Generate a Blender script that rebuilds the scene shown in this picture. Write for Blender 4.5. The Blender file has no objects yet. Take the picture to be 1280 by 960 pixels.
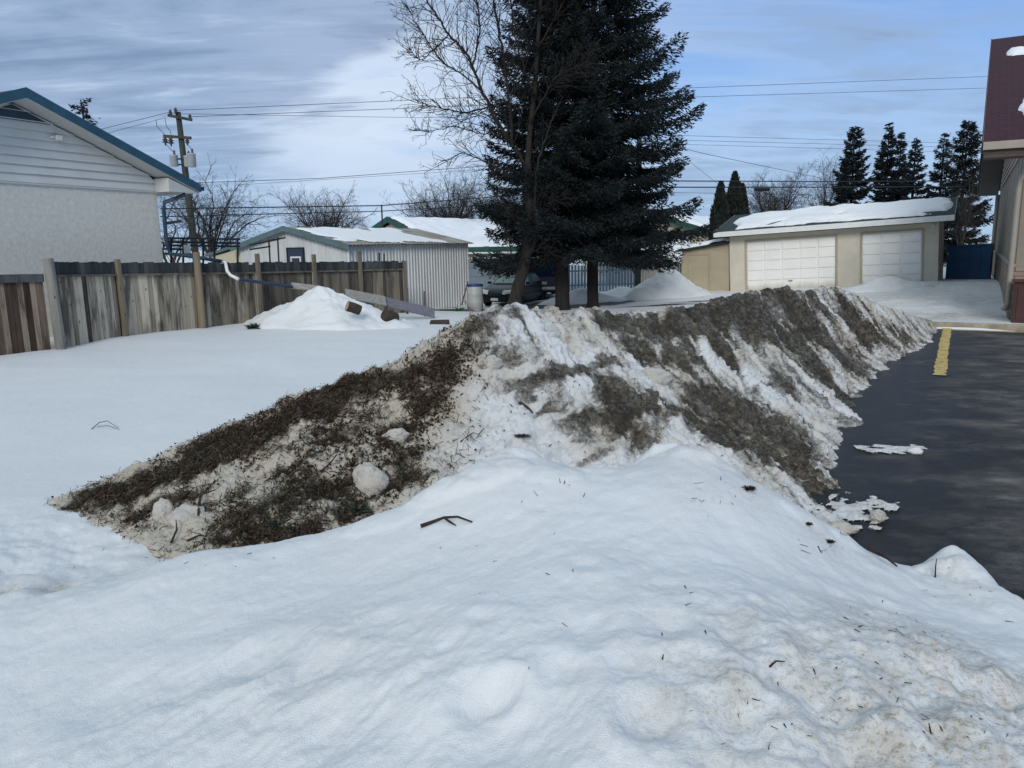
import bpy, bmesh, math, random
import numpy as np
from mathutils import Vector, Matrix

SC = bpy.context.scene
COL = SC.collection
R_ = math.radians

# ------------------------------------------------------------------ camera
CAM_H = 2.4
FPX = 961.0
PITCH, ROLL = R_(10.3), R_(1.0)
_f = Vector((0, math.cos(PITCH), -math.sin(PITCH)))
_u0 = Vector((0, math.sin(PITCH), math.cos(PITCH)))
_r0 = Vector((1, 0, 0))
_r = _r0 * math.cos(ROLL) - _u0 * math.sin(ROLL)
_u = _u0 * math.cos(ROLL) + _r0 * math.sin(ROLL)
cam_d = bpy.data.cameras.new('camera')
cam = bpy.data.objects.new('camera', cam_d)
COL.objects.link(cam)
m = Matrix.Identity(4)
for i in range(3):
    m[i][0] = _r[i]; m[i][1] = _u[i]; m[i][2] = -_f[i]
m[2][3] = CAM_H
cam.matrix_world = m
cam_d.sensor_width = 36.0
cam_d.lens = 36.0 * FPX / 1280.0
cam_d.clip_start = 0.05
cam_d.clip_end = 3000
SC.camera = cam

# ------------------------------------------------------------------ sky, sun, exposure
SUN_EL, SUN_AZ = R_(27), R_(-173)      # azimuth from +Y towards +X: behind the camera, veiled by cloud
SUN_STRENGTH = 1.5
SKY_STRENGTH = 0.10
EXPOSURE = 0.34
world = bpy.data.worlds.new('World')
SC.world = world
world.use_nodes = True
wt = world.node_tree
wt.nodes.clear()
def wn(t, **k):
    n = wt.nodes.new(t)
    for a, b in k.items(): setattr(n, a, b)
    return n
def wmath(op, a, b=None, c=None, clamp=False):
    n = wn('ShaderNodeMath', operation=op, use_clamp=clamp)
    for i, v in enumerate((a, b, c)):
        if v is None: continue
        if isinstance(v, (int, float)): n.inputs[i].default_value = v
        else: wt.links.new(v, n.inputs[i])
    return n.outputs[0]
def wramp(fac, stops, interp='EASE'):
    n = wn('ShaderNodeValToRGB')
    cr = n.color_ramp; cr.interpolation = interp
    while len(cr.elements) < len(stops): cr.elements.new(0.5)
    for e, (p, c) in zip(cr.elements, stops):
        e.position = p; e.color = c if len(c) == 4 else (*c, 1)
    wt.links.new(fac, n.inputs[0])
    return n.outputs[0]
def wmix(f, a, b, blend='MIX'):
    n = wn('ShaderNodeMix', data_type='RGBA', blend_type=blend)
    for s, v in ((n.inputs[0], f), (n.inputs[6], a), (n.inputs[7], b)):
        if isinstance(v, (int, float)): s.default_value = v
        elif isinstance(v, tuple): s.default_value = (*v, 1)
        else: wt.links.new(v, s)
    return n.outputs[2]
sky = wn('ShaderNodeTexSky', sky_type='NISHITA')
sky.sun_disc = False
sky.sun_elevation = SUN_EL
sky.sun_rotation = SUN_AZ
sky.air_density = 1.4; sky.dust_density = 1.0; sky.ozone_density = 2.0
tc = wn('ShaderNodeTexCoord')
sep = wn('ShaderNodeSeparateXYZ')
wt.links.new(tc.outputs['Generated'], sep.inputs[0])
zz = wmath('MAXIMUM', sep.outputs[2], 0.0)
den = wmath('ADD', zz, 0.10)
cx = wmath('DIVIDE', sep.outputs[0], den)
cy = wmath('DIVIDE', sep.outputs[1], den)
cmb = wn('ShaderNodeCombineXYZ')
wt.links.new(cx, cmb.inputs[0]); wt.links.new(cy, cmb.inputs[1])
def wnoise(scale, detail, rough, off=(0, 0, 0), sc=(1, 1, 1), rot=0.0, dist=0.0):
    mp = wn('ShaderNodeMapping')
    mp.inputs['Location'].default_value = off
    mp.inputs['Scale'].default_value = sc
    mp.inputs['Rotation'].default_value = (0, 0, rot)
    wt.links.new(cmb.outputs[0], mp.inputs[0])
    n = wn('ShaderNodeTexNoise')
    n.inputs['Scale'].default_value = scale
    n.inputs['Detail'].default_value = detail
    n.inputs['Roughness'].default_value = rough
    n.inputs['Distortion'].default_value = dist
    wt.links.new(mp.outputs[0], n.inputs['Vector'])
    return n.outputs[0]
n_big = wnoise(0.42, 5, 0.50, off=(3.1, 0.4, 0), sc=(1.0, 0.8, 1), rot=0.35, dist=0.3)
n_mid = wnoise(1.5, 7, 0.58, off=(1.7, 5.2, 0), sc=(0.8, 1.5, 1), rot=0.25, dist=0.4)
n_wav = wnoise(3.4, 7, 0.62, off=(0, 2, 0), sc=(0.35, 2.0, 1), rot=-0.2, dist=0.6)
# azimuth-like coordinate: the deck of cloud is thicker on the left, thinner (bluer) on the right
side = wmath('MULTIPLY_ADD', sep.outputs[0], -0.42, 0.10)
cov = wmath('ADD', wmath('MULTIPLY_ADD', n_mid, 0.75, wmath('MULTIPLY', n_big, 0.6)), side)
cov = wmath('MULTIPLY_ADD', n_wav, 0.22, wmath('ADD', cov, -0.11))
shade = wramp(wmath('ADD', wmath('MULTIPLY', n_mid, 0.55), wmath('MULTIPLY', n_big, 0.5)),
              [(0.34, (6.2, 7.0, 7.9)), (0.45, (3.9, 4.95, 6.5)), (0.54, (2.6, 3.6, 5.2)), (0.70, (1.85, 2.75, 4.2))])
blue = wramp(zz, [(0.0, (3.1, 4.6, 7.0)), (0.10, (2.2, 3.8, 7.2)), (0.30, (1.3, 2.8, 6.6)), (0.9, (1.2, 2.5, 5.6))])
clear = wmix(0.25, blue, sky.outputs[0])
cf = wramp(cov, [(0.47, (0, 0, 0)), (0.80, (1, 1, 1))])
skyc = wmix(cf, clear, shade)
# bright rift low on the left
def wdot(v):
    q = wn('ShaderNodeVectorMath', operation='DOT_PRODUCT')
    wt.links.new(tc.outputs['Generated'], q.inputs[0]); q.inputs[1].default_value = v
    return q.outputs['Value']
# the heavy deck overhead on the left ends along a slanting edge, bright cloud below it
_e1 = Vector((-0.03, 0.95, 0.31)).normalized(); _e2 = Vector((-0.30, 0.95, 0.105)).normalized()
_en = _e1.cross(_e2).normalized()
if _en.z < 0: _en = -_en
ed = wmath('ADD', wdot(_en), wmath('MULTIPLY_ADD', n_mid, 0.16, -0.08))
ed = wmath('ADD', ed, wmath('MULTIPLY_ADD', n_big, 0.10, -0.05))
deck = wramp(wmath('ADD', ed, 0.5), [(0.485, (0, 0, 0)), (0.530, (1, 1, 1))])
deckc = wramp(wmath('ADD', wmath('MULTIPLY', n_mid, 0.6), wmath('MULTIPLY', n_wav, 0.45)),
              [(0.38, (3.9, 4.9, 6.4)), (0.51, (2.5, 3.4, 5.0)), (0.66, (1.6, 2.35, 3.7))])
vv = wdot(Vector((-0.185, 0.965, 0.150)).normalized())
rift = wramp(wmath('ADD', vv, wmath('MULTIPLY_ADD', n_mid, 0.05, -0.025)), [(0.983, (0, 0, 0)), (1.004, (1, 1, 1))])
skyc = wmix(wmath('MULTIPLY', rift, 0.62), skyc, (6.4, 7.3, 8.5))
skyc = wmix(wmath('MULTIPLY', deck, 0.8), skyc, deckc)
# pale band at the horizon
hz = wramp(zz, [(0.0, (1, 1, 1)), (0.16, (0, 0, 0))])
skyc = wmix(wmath('MULTIPLY', hz, 0.40), skyc, (3.2, 4.75, 6.6))
# an overcast sky is brightest overhead
lift = wramp(zz, [(0.28, (1, 1, 1)), (0.60, (1.50, 1.38, 1.14)), (1.0, (1.9, 1.68, 1.28))])
skyc = wmix(1.0, skyc, lift, 'MULTIPLY')
bg = wn('ShaderNodeBackground')
bg.inputs[1].default_value = SKY_STRENGTH
wt.links.new(skyc, bg.inputs[0])
out = wn('ShaderNodeOutputWorld')
wt.links.new(bg.outputs[0], out.inputs[0])
world.cycles.sampling_method = 'MANUAL'
world.cycles.sample_map_resolution = 512

sun_d = bpy.data.lights.new('sun', 'SUN')
sun_d.energy = SUN_STRENGTH
sun_d.angle = R_(20)
sun_d.color = (1.0, 0.95, 0.88)
sun = bpy.data.objects.new('sun', sun_d)
COL.objects.link(sun)
_sd = Vector((math.sin(SUN_AZ) * math.cos(SUN_EL), math.cos(SUN_AZ) * math.cos(SUN_EL), math.sin(SUN_EL)))
sun.rotation_euler = (-_sd).to_track_quat('-Z', 'Y').to_euler()
sun.location = _sd * 60

SC.view_settings.view_transform = 'Standard'
SC.view_settings.look = 'None'
SC.view_settings.exposure = EXPOSURE
SC.view_settings.gamma = 1.0
SC.view_settings.use_curve_mapping = False
try:
    SC.cycles.use_adaptive_sampling = True
    SC.cycles.max_bounces = 6
    SC.cycles.diffuse_bounces = 3
    SC.cycles.use_denoising = True
except Exception:
    pass

# ------------------------------------------------------------------ measuring helpers
def ray(px, py):
    return _f + _r * ((px - 640) / FPX) - _u * ((py - 480) / FPX)
def at(px, py, Y):                       # the point seen at a pixel, Y metres ahead
    d = ray(px, py); k = Y / d.y
    return Vector((d.x * k, d.y * k, CAM_H + d.z * k))
def gz(px, py, z):                       # the point seen at a pixel, at height z
    d = ray(px, py); k = (z - CAM_H) / d.z
    return Vector((d.x * k, d.y * k, z))
def pix(p):
    v = Vector(p) - Vector((0, 0, CAM_H)); w = v.dot(_f)
    return 640 + FPX * v.dot(_r) / w, 480 - FPX * v.dot(_u) / w
GA = math.atan2(0.86, 0.51)              # heading of the street grid (away from us)
DA = Vector((0.51, 0.86, 0)).normalized()
DB = Vector((0.86, -0.51, 0)).normalized()

# ------------------------------------------------------------------ noise
def _hash(ix, iy, seed):
    h = (ix.astype(np.int64) * 374761393 + iy.astype(np.int64) * 668265263 + seed * 1442695041) & 0xffffffff
    h = ((h ^ (h >> 13)) * 1274126177) & 0xffffffff
    h = (h ^ (h >> 16)) & 0xffffffff
    return h.astype(np.float64) / 4294967295.0
def noise2(x, y, seed=0):
    x = np.asarray(x, float); y = np.asarray(y, float)
    ix = np.floor(x); iy = np.floor(y); fx = x - ix; fy = y - iy
    def g(dx, dy):
        a = _hash(ix + dx, iy + dy, seed) * 2 * np.pi
        return np.cos(a) * (fx - dx) + np.sin(a) * (fy - dy)
    u = fx ** 3 * (fx * (fx * 6 - 15) + 10); v = fy ** 3 * (fy * (fy * 6 - 15) + 10)
    a = g(0, 0) * (1 - u) + g(1, 0) * u
    b = g(0, 1) * (1 - u) + g(1, 1) * u
    return (a * (1 - v) + b * v) * 1.5
def fbm(x, y, seed=0, oct=4, gain=0.5):
    s = 0; a = 1.0; n = 0
    for i in range(oct):
        s = s + a * noise2(x * 2 ** i + 17.3 * i, y * 2 ** i - 9.1 * i, seed + i); n += a; a *= gain
    return s / n * 1.3
def ridged(x, y, seed=0, oct=4):
    s = 0; a = 1.0; n = 0
    for i in range(oct):
        s = s + a * (1 - np.abs(noise2(x * 2 ** i, y * 2 ** i, seed + i)) * 1.6); n += a; a *= 0.5
    return s / n
def cells(x, y, seed=0, rad=0.5):        # scattered round lumps, 0..1
    ix = np.floor(x); iy = np.floor(y); best = np.zeros_like(x)
    for dx in (-1, 0, 1):
        for dy in (-1, 0, 1):
            cxx = ix + dx; cyy = iy + dy
            hx = _hash(cxx, cyy, seed); hy = _hash(cxx, cyy, seed + 5); hr = _hash(cxx, cyy, seed + 9)
            d2 = (x - cxx - hx) ** 2 + (y - cyy - hy) ** 2
            r = rad * (0.25 + 0.75 * hr ** 2)
            best = np.maximum(best, np.sqrt(np.maximum(0, r * r - d2)))
    return best
def sstep(a, b, x):
    t = np.clip((x - a) / (b - a), 0, 1); return t * t * (3 - 2 * t)

# ------------------------------------------------------------------ materials
def mat_new(name):
    mt = bpy.data.materials.new(name); mt.use_nodes = True
    nt = mt.node_tree; nt.nodes.clear()
    o = nt.nodes.new('ShaderNodeOutputMaterial'); b = nt.nodes.new('ShaderNodeBsdfPrincipled')
    nt.links.new(b.outputs[0], o.inputs[0])
    return mt, nt, b
class N:                                  # small node-writing helper
    def __init__(s, name):
        s.mt, s.nt, s.b = mat_new(name)
        s.tc = s.nt.nodes.new('ShaderNodeTexCoord')
    def link(s, v, sock):
        if isinstance(v, (int, float)): sock.default_value = v
        elif isinstance(v, tuple): sock.default_value = (*v, 1) if len(v) == 3 and sock.type == 'RGBA' else v
        else: s.nt.links.new(v, sock)
    def coord(s, scale=(1, 1, 1), kind='Object', rot=(0, 0, 0)):
        mp = s.nt.nodes.new('ShaderNodeMapping')
        mp.inputs['Scale'].default_value = scale; mp.inputs['Rotation'].default_value = rot
        s.nt.links.new(s.tc.outputs[kind], mp.inputs[0]); return mp.outputs[0]
    def noise(s, scale, detail=4, rough=0.55, vec=None, dist=0.0):
        n = s.nt.nodes.new('ShaderNodeTexNoise')
        n.inputs['Scale'].default_value = scale; n.inputs['Detail'].default_value = detail
        n.inputs['Roughness'].default_value = rough; n.inputs['Distortion'].default_value = dist
        s.nt.links.new(vec if vec is not None else s.tc.outputs['Object'], n.inputs['Vector']); return n.outputs[0]
    def voro(s, scale, vec=None, feature='F1'):
        n = s.nt.nodes.new('ShaderNodeTexVoronoi'); n.feature = feature
        n.inputs['Scale'].default_value = scale
        s.nt.links.new(vec if vec is not None else s.tc.outputs['Object'], n.inputs['Vector']); return n.outputs[0]
    def attr(s, name):
        n = s.nt.nodes.new('ShaderNodeAttribute'); n.attribute_name = name; return n.outputs['Fac']
    def math(s, op, a, b=None, c=None, clamp=False):
        n = s.nt.nodes.new('ShaderNodeMath'); n.operation = op; n.use_clamp = clamp
        for i, v in enumerate((a, b, c)):
            if v is not None: s.link(v, n.inputs[i])
        return n.outputs[0]
    def ramp(s, fac, stops, interp='LINEAR'):
        n = s.nt.nodes.new('ShaderNodeValToRGB'); cr = n.color_ramp; cr.interpolation = interp
        while len(cr.elements) < len(stops): cr.elements.new(0.5)
        for e, (p, c) in zip(cr.elements, stops):
            if isinstance(c, (int, float)): c = (c, c, c)
            e.position = p; e.color = (*c, 1)
        s.nt.links.new(fac, n.inputs[0]); return n.outputs[0]
    def mix(s, f, a, b, blend='MIX'):
        n = s.nt.nodes.new('ShaderNodeMix'); n.data_type = 'RGBA'; n.blend_type = blend
        s.link(f, n.inputs[0]); s.link(a, n.inputs[6]); s.link(b, n.inputs[7]); return n.outputs[2]
    def bump(s, h, strength=0.3, dist=0.02, prev=None):
        n = s.nt.nodes.new('ShaderNodeBump'); n.inputs['Strength'].default_value = strength
        n.inputs['Distance'].default_value = dist
        s.nt.links.new(h, n.inputs['Height'])
        if prev is not None: s.nt.links.new(prev, n.inputs['Normal'])
        s.nt.links.new(n.outputs[0], s.b.inputs['Normal']); return n.outputs[0]
    def done(s, col, rough=0.7, metal=0.0, spec=0.5):
        s.link(col, s.b.inputs['Base Color']); s.link(rough, s.b.inputs['Roughness'])
        s.link(metal, s.b.inputs['Metallic']); s.b.inputs['Specular IOR Level'].default_value = spec
        return s.mt
M = {}
def plain(name, c, rough=0.6, metal=0.0, var=0.25, scale=3.0, spec=0.4, streak=(1, 1, 1), bump=0.0, bscale=40):
    n = N(name)
    v = n.noise(scale, 5, 0.6, n.coord(streak))
    d = tuple(x * (1 - var) for x in c); l = tuple(min(1, x * (1 + var * 0.6)) for x in c)
    col = n.ramp(v, [(0.3, d), (0.7, l)])
    if bump: n.bump(n.noise(bscale, 4), bump, 0.01)
    M[name] = n.done(col, rough, metal, spec); return M[name]

# snow
def snow_material(name, base=(0.72, 0.735, 0.745), fine=0.50):
    n = N(name)
    big = n.noise(0.9, 4, 0.5); sml = n.noise(30, 5, 0.65); gr = n.noise(170, 2, 0.6); lo = n.noise(5.0, 5, 0.6)
    dk = tuple(x * 0.93 for x in base)
    col = n.mix(big, base, dk)
    # thin grey grit where the vertex attribute says the snow is dirty
    d = n.attr('dirt')
    spk = n.ramp(n.noise(48, 4, 0.75), [(0.50, 0.0), (0.64, 1.0)])
    wide = n.ramp(n.noise(7, 5, 0.65), [(0.36, 0.1), (0.66, 1.0)])
    f = n.math('MULTIPLY', d, n.math('ADD', n.math('MULTIPLY', wide, 0.60), n.math('MULTIPLY', spk, 0.55)), clamp=True)
    col = n.mix(f, col, (0.33, 0.28, 0.21))
    h = n.math('ADD', n.math('MULTIPLY', sml, 0.55), n.math('ADD', n.math('MULTIPLY', gr, 0.6), n.math('MULTIPLY', lo, 1.5)))
    so = n.ramp(n.math('ADD', n.attr('soil'), n.math('MULTIPLY_ADD', lo, 0.7, -0.35)), [(0.40, 0.0), (0.62, 1.0)])
    col = n.mix(so, col, n.ramp(sml, [(0.3, (0.014, 0.012, 0.010)), (0.7, (0.055, 0.045, 0.035))]))
    n.bump(h, fine, 0.02)
    return n.done(col, 0.62, 0, 0.25)
M['snow'] = snow_material('snow')
M['roof_snow'] = snow_material('roof_snow', (0.84, 0.86, 0.89), 0.2)

def bank_material():
    n = N('dirty_snow')
    dirt = n.attr('dirt'); cream = n.attr('cream')
    nz = n.noise(14, 6, 0.72); nf = n.noise(60, 4, 0.75); ng = n.noise(3.2, 5, 0.6)
    x = n.math('ADD', dirt, n.math('MULTIPLY_ADD', nz, 0.95, -0.475))
    x = n.math('ADD', x, n.math('MULTIPLY_ADD', nf, 0.66, -0.33))
    fac = n.ramp(x, [(0.28, 0.0), (0.46, 0.36), (0.62, 0.78), (0.84, 1.0)], 'LINEAR')
    snow = n.mix(n.math('MULTIPLY', cream, n.math('ADD', n.math('MULTIPLY', ng, 0.7), 0.6), clamp=True), (0.72, 0.73, 0.735), (0.50, 0.435, 0.335))
    soil = n.ramp(n.noise(9, 6, 0.7), [(0.28, (0.014, 0.012, 0.009)), (0.5, (0.042, 0.034, 0.023)), (0.72, (0.105, 0.084, 0.056))])
    col = n.mix(fac, snow, soil)
    h = n.math('ADD', n.math('MULTIPLY', nz, 0.6), n.math('ADD', n.math('MULTIPLY', nf, 0.35), n.math('MULTIPLY', ng, 0.8)))
    n.bump(h, 1.0, 0.05)
    M['dirty_snow'] = n.done(col, n.ramp(nz, [(0.3, 0.45), (0.7, 0.8)]), 0, 0.35)
bank_material()

def asphalt_material():
    n = N('asphalt')
    gr = n.noise(75, 3, 0.85); mid = n.noise(1.3, 6, 0.62); big = n.noise(0.35, 4, 0.5, n.coord((1.0, 1.0, 1)))
    st = n.noise(1.6, 6, 0.65, n.coord((0.75, 1.5, 1), rot=(0, 0, 0.3)))
    wet = n.ramp(n.math('ADD', n.math('MULTIPLY', st, 0.6), n.math('MULTIPLY', mid, 0.4)), [(0.42, 1.0), (0.58, 0.0)])
    near = n.attr('wet')
    w = n.math('ADD', n.math('MULTIPLY', wet, 0.65), near, clamp=True)
    base = n.ramp(n.math('ADD', n.math('MULTIPLY', gr, 0.6), n.math('MULTIPLY', mid, 0.4)), [(0.34, (0.020, 0.020, 0.021)), (0.66, (0.195, 0.180, 0.166))])
    base = n.mix(n.ramp(n.noise(0.9, 5, 0.6), [(0.5, 0.0), (0.72, 0.4)]), base, (0.115, 0.095, 0.10))
    salt = n.ramp(n.noise(2.0, 8, 0.75, n.coord((0.7, 1.4, 1), rot=(0, 0, .3))), [(0.50, 0.0), (0.70, 0.75)])
    base = n.mix(salt, base, (0.29, 0.285, 0.285))
    ck = n.nt.nodes.new('ShaderNodeTexVoronoi'); ck.feature = 'DISTANCE_TO_EDGE'; ck.inputs['Scale'].default_value = 0.42
    wv = n.nt.nodes.new('ShaderNodeVectorMath'); wv.operation = 'ADD'; nn_ = n.nt.nodes.new('ShaderNodeTexNoise'); nn_.inputs['Scale'].default_value = 1.7; nn_.inputs['Detail'].default_value = 6; n.nt.links.new(n.tc.outputs['Object'], nn_.inputs['Vector'])
    n.nt.links.new(n.tc.outputs['Object'], wv.inputs[0]); n.nt.links.new(nn_.outputs['Color'], wv.inputs[1]); n.nt.links.new(wv.outputs[0], ck.inputs['Vector'])
    crk = n.math('MULTIPLY', n.ramp(ck.outputs['Distance'], [(0.004, 1.0), (0.012, 0.0)]), n.ramp(n.noise(.5, 3), [(.45, 0.0), (.6, .8)]))
    base = n.mix(crk, base, (0.010, 0.010, 0.011))
    col = n.mix(n.math('MULTIPLY', w, .9), base, (0.010, 0.011, 0.015))
    rough = n.ramp(w, [(0.0, 0.95), (1.0, 0.34)])
    base = n.mix(n.ramp(n.noise(34, 3, .8), [(0.60, 0.0), (0.70, 0.6)]), base, (0.26, 0.25, 0.235))
    col = n.mix(n.math('MULTIPLY', w, .88), base, (0.010, 0.011, 0.014))
    n.bump(n.math('ADD', gr, n.math('MULTIPLY', n.noise(18, 4, 0.6), 0.8)), 0.9, 0.012)
    M['asphalt'] = n.done(col, rough, 0, 0.13)
asphalt_material()

# ------------------------------------------------------------------ object helpers
def tag(o, label=None, cat=None, group=None, kind=None):
    if label: o['label'] = label
    if cat: o['category'] = cat
    if group: o['group'] = group
    if kind: o['kind'] = kind
    return o
def thing(name, label, cat, loc=(0, 0, 0), rz=0.0, group=None, tilt=(0, 0)):
    o = bpy.data.objects.new(name, None); COL.objects.link(o)
    o.empty_display_size = 0.2
    o.location = loc; o.rotation_euler = (tilt[0], tilt[1], rz)
    return tag(o, label, cat, group)
class MB:
    def __init__(s): s.v = []; s.f = []; s.mi = []; s.tone = []; s.m = 0; s.t = 0.5
    def add(s, vs, fs):
        b = len(s.v); s.v += [tuple(v) for v in vs]; s.tone += [s.t] * len(vs)
        for f in fs: s.f.append(tuple(i + b for i in f)); s.mi.append(s.m)
        return s
    def box(s, x0, x1, y0, y1, z0, z1):
        return s.add([(x0, y0, z0), (x1, y0, z0), (x1, y1, z0), (x0, y1, z0), (x0, y0, z1), (x1, y0, z1), (x1, y1, z1), (x0, y1, z1)],
                     [(0, 3, 2, 1), (4, 5, 6, 7), (0, 1, 5, 4), (1, 2, 6, 5), (2, 3, 7, 6), (3, 0, 4, 7)])
    def hexa(s, a, b):                    # a: four lower corners, b: four upper, both anticlockwise from above
        return s.add(list(a) + list(b), [(0, 3, 2, 1), (4, 5, 6, 7), (0, 1, 5, 4), (1, 2, 6, 5), (2, 3, 7, 6), (3, 0, 4, 7)])
    def bar(s, p0, p1, w, h, up=(0, 0, 1)):
        p0 = Vector(p0); p1 = Vector(p1); d = (p1 - p0).normalized(); up = Vector(up)
        sd = d.cross(up)
        if sd.length < 1e-4: sd = d.cross(Vector((1, 0, 0)))
        sd.normalize(); u = sd.cross(d).normalized()
        A = [p0 - sd * w / 2 - u * h / 2, p0 + sd * w / 2 - u * h / 2, p0 + sd * w / 2 + u * h / 2, p0 - sd * w / 2 + u * h / 2]
        B = [q + (p1 - p0) for q in A]
        return s.add(A + B, [(0, 1, 2, 3), (7, 6, 5, 4), (0, 4, 5, 1), (1, 5, 6, 2), (2, 6, 7, 3), (3, 7, 4, 0)])
    def prism(s, poly, ext):              # extrude a planar polygon by a vector
        ext = Vector(ext); n = len(poly); A = [Vector(p) for p in poly]; B = [p + ext for p in A]
        fs = [tuple(range(n))[::-1], tuple(range(n, 2 * n))] + [(i, (i + 1) % n, n + (i + 1) % n, n + i) for i in range(n)]
        return s.add(A + B, fs)
    def tube(s, pts, rad, sides=8, cap=True):
        pts = [Vector(p) for p in pts]; n = len(pts)
        if isinstance(rad, (int, float)): rad = [rad] * n
        vs = []; fs = []; ref = Vector((0.31, 0.17, 0.93))
        for i, p in enumerate(pts):
            d = (pts[min(i + 1, n - 1)] - pts[max(i - 1, 0)]).normalized()
            a = d.cross(ref)
            if a.length < 0.05: a = d.cross(Vector((1, 0, 0)))
            a.normalize(); b = d.cross(a)
            for k in range(sides):
                t = 2 * math.pi * k / sides
                vs.append(p + (a * math.cos(t) + b * math.sin(t)) * rad[i])
        for i in range(n - 1):
            for k in range(sides):
                k2 = (k + 1) % sides
                fs.append((i * sides + k, i * sides + k2, (i + 1) * sides + k2, (i + 1) * sides + k))
        if cap:
            fs.append(tuple(range(sides))[::-1]); fs.append(tuple(range((n - 1) * sides, n * sides)))
        return s.add(vs, fs)
    def lathe(s, c, prof, sides=20):      # prof: (radius, z)
        c = Vector(c); vs = []; fs = []; n = len(prof)
        for r, z in prof:
            for k in range(sides):
                t = 2 * math.pi * k / sides; vs.append(c + Vector((r * math.cos(t), r * math.sin(t), z)))
        for i in range(n - 1):
            for k in range(sides):
                k2 = (k + 1) % sides; fs.append((i * sides + k, i * sides + k2, (i + 1) * sides + k2, (i + 1) * sides + k))
        fs.append(tuple(range(sides))[::-1]); fs.append(tuple(range((n - 1) * sides, n * sides)))
        return s.add(vs, fs)
    def build(s, name, mats, parent=None, smooth=False, bevel=0.0):
        me = bpy.data.meshes.new(name)
        me.from_pydata(s.v, [], s.f)
        if not isinstance(mats, (list, tuple)): mats = [mats]
        for q in mats: me.materials.append(M[q] if isinstance(q, str) else q)
        if len(mats) > 1: me.polygons.foreach_set('material_index', s.mi)
        a = me.attributes.new('tone', 'FLOAT', 'POINT'); a.data.foreach_set('value', s.tone)
        if smooth: me.polygons.foreach_set('use_smooth', [True] * len(me.polygons))
        me.update()
        o = bpy.data.objects.new(name, me); COL.objects.link(o)
        if parent: o.parent = parent
        if bevel:
            bv = o.modifiers.new('bevel', 'BEVEL'); bv.width = bevel; bv.segments = 2; bv.limit_method = 'ANGLE'
        return o
def grid_mesh(name, P, mats, parent=None, attrs=None, mask=None, wrap=False):
    nr, nc = P.shape[:2]
    idx = np.arange(nr * nc).reshape(nr, nc)
    if wrap: idx = np.concatenate([idx, idx[:, :1]], 1)
    q = np.stack([idx[:-1, :-1], idx[:-1, 1:], idx[1:, 1:], idx[1:, :-1]], -1)
    if mask is not None: q = q[mask]
    q = q.reshape(-1, 4)
    return quads(name, P.reshape(-1, 3), q, mats, parent, attrs)
def quads(name, V, q, mats, parent=None, attrs=None, smooth=True, k=4):
    me = bpy.data.meshes.new(name)
    me.vertices.add(len(V)); me.vertices.foreach_set('co', np.ascontiguousarray(V, np.float32).ravel())
    nq = len(q)
    me.loops.add(nq * k); me.loops.foreach_set('vertex_index', np.ascontiguousarray(q, np.int32).ravel())
    me.polygons.add(nq); me.polygons.foreach_set('loop_start', np.arange(nq, dtype=np.int32) * k)
    me.polygons.foreach_set('use_smooth', np.full(nq, smooth, bool))
    me.update(calc_edges=True)
    if attrs:
        for an, av in attrs.items():
            a = me.attributes.new(an, 'FLOAT', 'POINT'); a.data.foreach_set('value', np.ascontiguousarray(av, np.float32).ravel())
    if not isinstance(mats, (list, tuple)): mats = [mats]
    for mm in mats: me.materials.append(M[mm] if isinstance(mm, str) else mm)
    o = bpy.data.objects.new(name, me); COL.objects.link(o)
    if parent: o.parent = parent
    return o

# ------------------------------------------------------------------ terrain
class TPS:
    def __init__(s, pts, reg=1e-3):
        p = np.array([tuple(q)[:3] for q in pts], float); s.c = p[:, :2]; n = len(p)
        K = s.k(((s.c[:, None] - s.c[None]) ** 2).sum(-1)) + np.eye(n) * reg
        Pm = np.c_[np.ones(n), s.c]
        A = np.zeros((n + 3, n + 3)); A[:n, :n] = K; A[:n, n:] = Pm; A[n:, :n] = Pm.T
        s.w = np.linalg.solve(A, np.r_[p[:, 2], 0, 0, 0])
    @staticmethod
    def k(r2): return 0.5 * r2 * np.log(np.maximum(r2, 1e-9))
    def __call__(s, x, y):
        z = s.w[-3] + s.w[-2] * x + s.w[-1] * y
        for i, (a, b) in enumerate(s.c): z = z + s.w[i] * s.k((x - a) ** 2 + (y - b) ** 2)
        return z
    def grid(s, x0, x1, y0, y1, n=360):
        s.gx = np.linspace(x0, x1, n); s.gy = np.linspace(y0, y1, n)
        X, Y = np.meshgrid(s.gx, s.gy); s.gv = s(X, Y); return s
    def fast(s, x, y):
        n = len(s.gx); a = np.clip((x - s.gx[0]) / (s.gx[-1] - s.gx[0]) * (n - 1), 0, n - 1.001); b = np.clip((y - s.gy[0]) / (s.gy[-1] - s.gy[0]) * (n - 1), 0, n - 1.001)
        i = a.astype(int); j = b.astype(int); u = a - i; v = b - j; g = s.gv
        return (g[j, i] * (1 - u) + g[j, i + 1] * u) * (1 - v) + (g[j + 1, i] * (1 - u) + g[j + 1, i + 1] * u) * v
field_pts = [(-11, 16.6, .33), (-10, 19, .33), (-8.5, 22, .30), (-6.4, 26, .15), (-4.2, 28.5, .0), (-4, 6.5, .33), (-6, 3, .36), (0, 14, .12),
             (-3, 20, .18), (-2, 33, -.25), (1.5, 31, -.2), (5, 36, -.08), (10.2, 36, .10), (14.5, 33.4, .36), (17.6, 31.6, .62),
             (21, 35, .45), (12.6, 24.5, .12), (15, 22, .12), (11, 22, .1), (9, 25, .0), (-20, 10, .4), (-30, 40, .2), (40, 70, .5), (0, 70, 0),
             (-40, 0, .4), (20, -10, .1), (40, 20, .1), (25, 24, .2), (-1, 3, .3), (6, 28, -.05)]
FIELD = TPS(field_pts, 1.0).grid(-60, 60, -40, 90)
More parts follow.
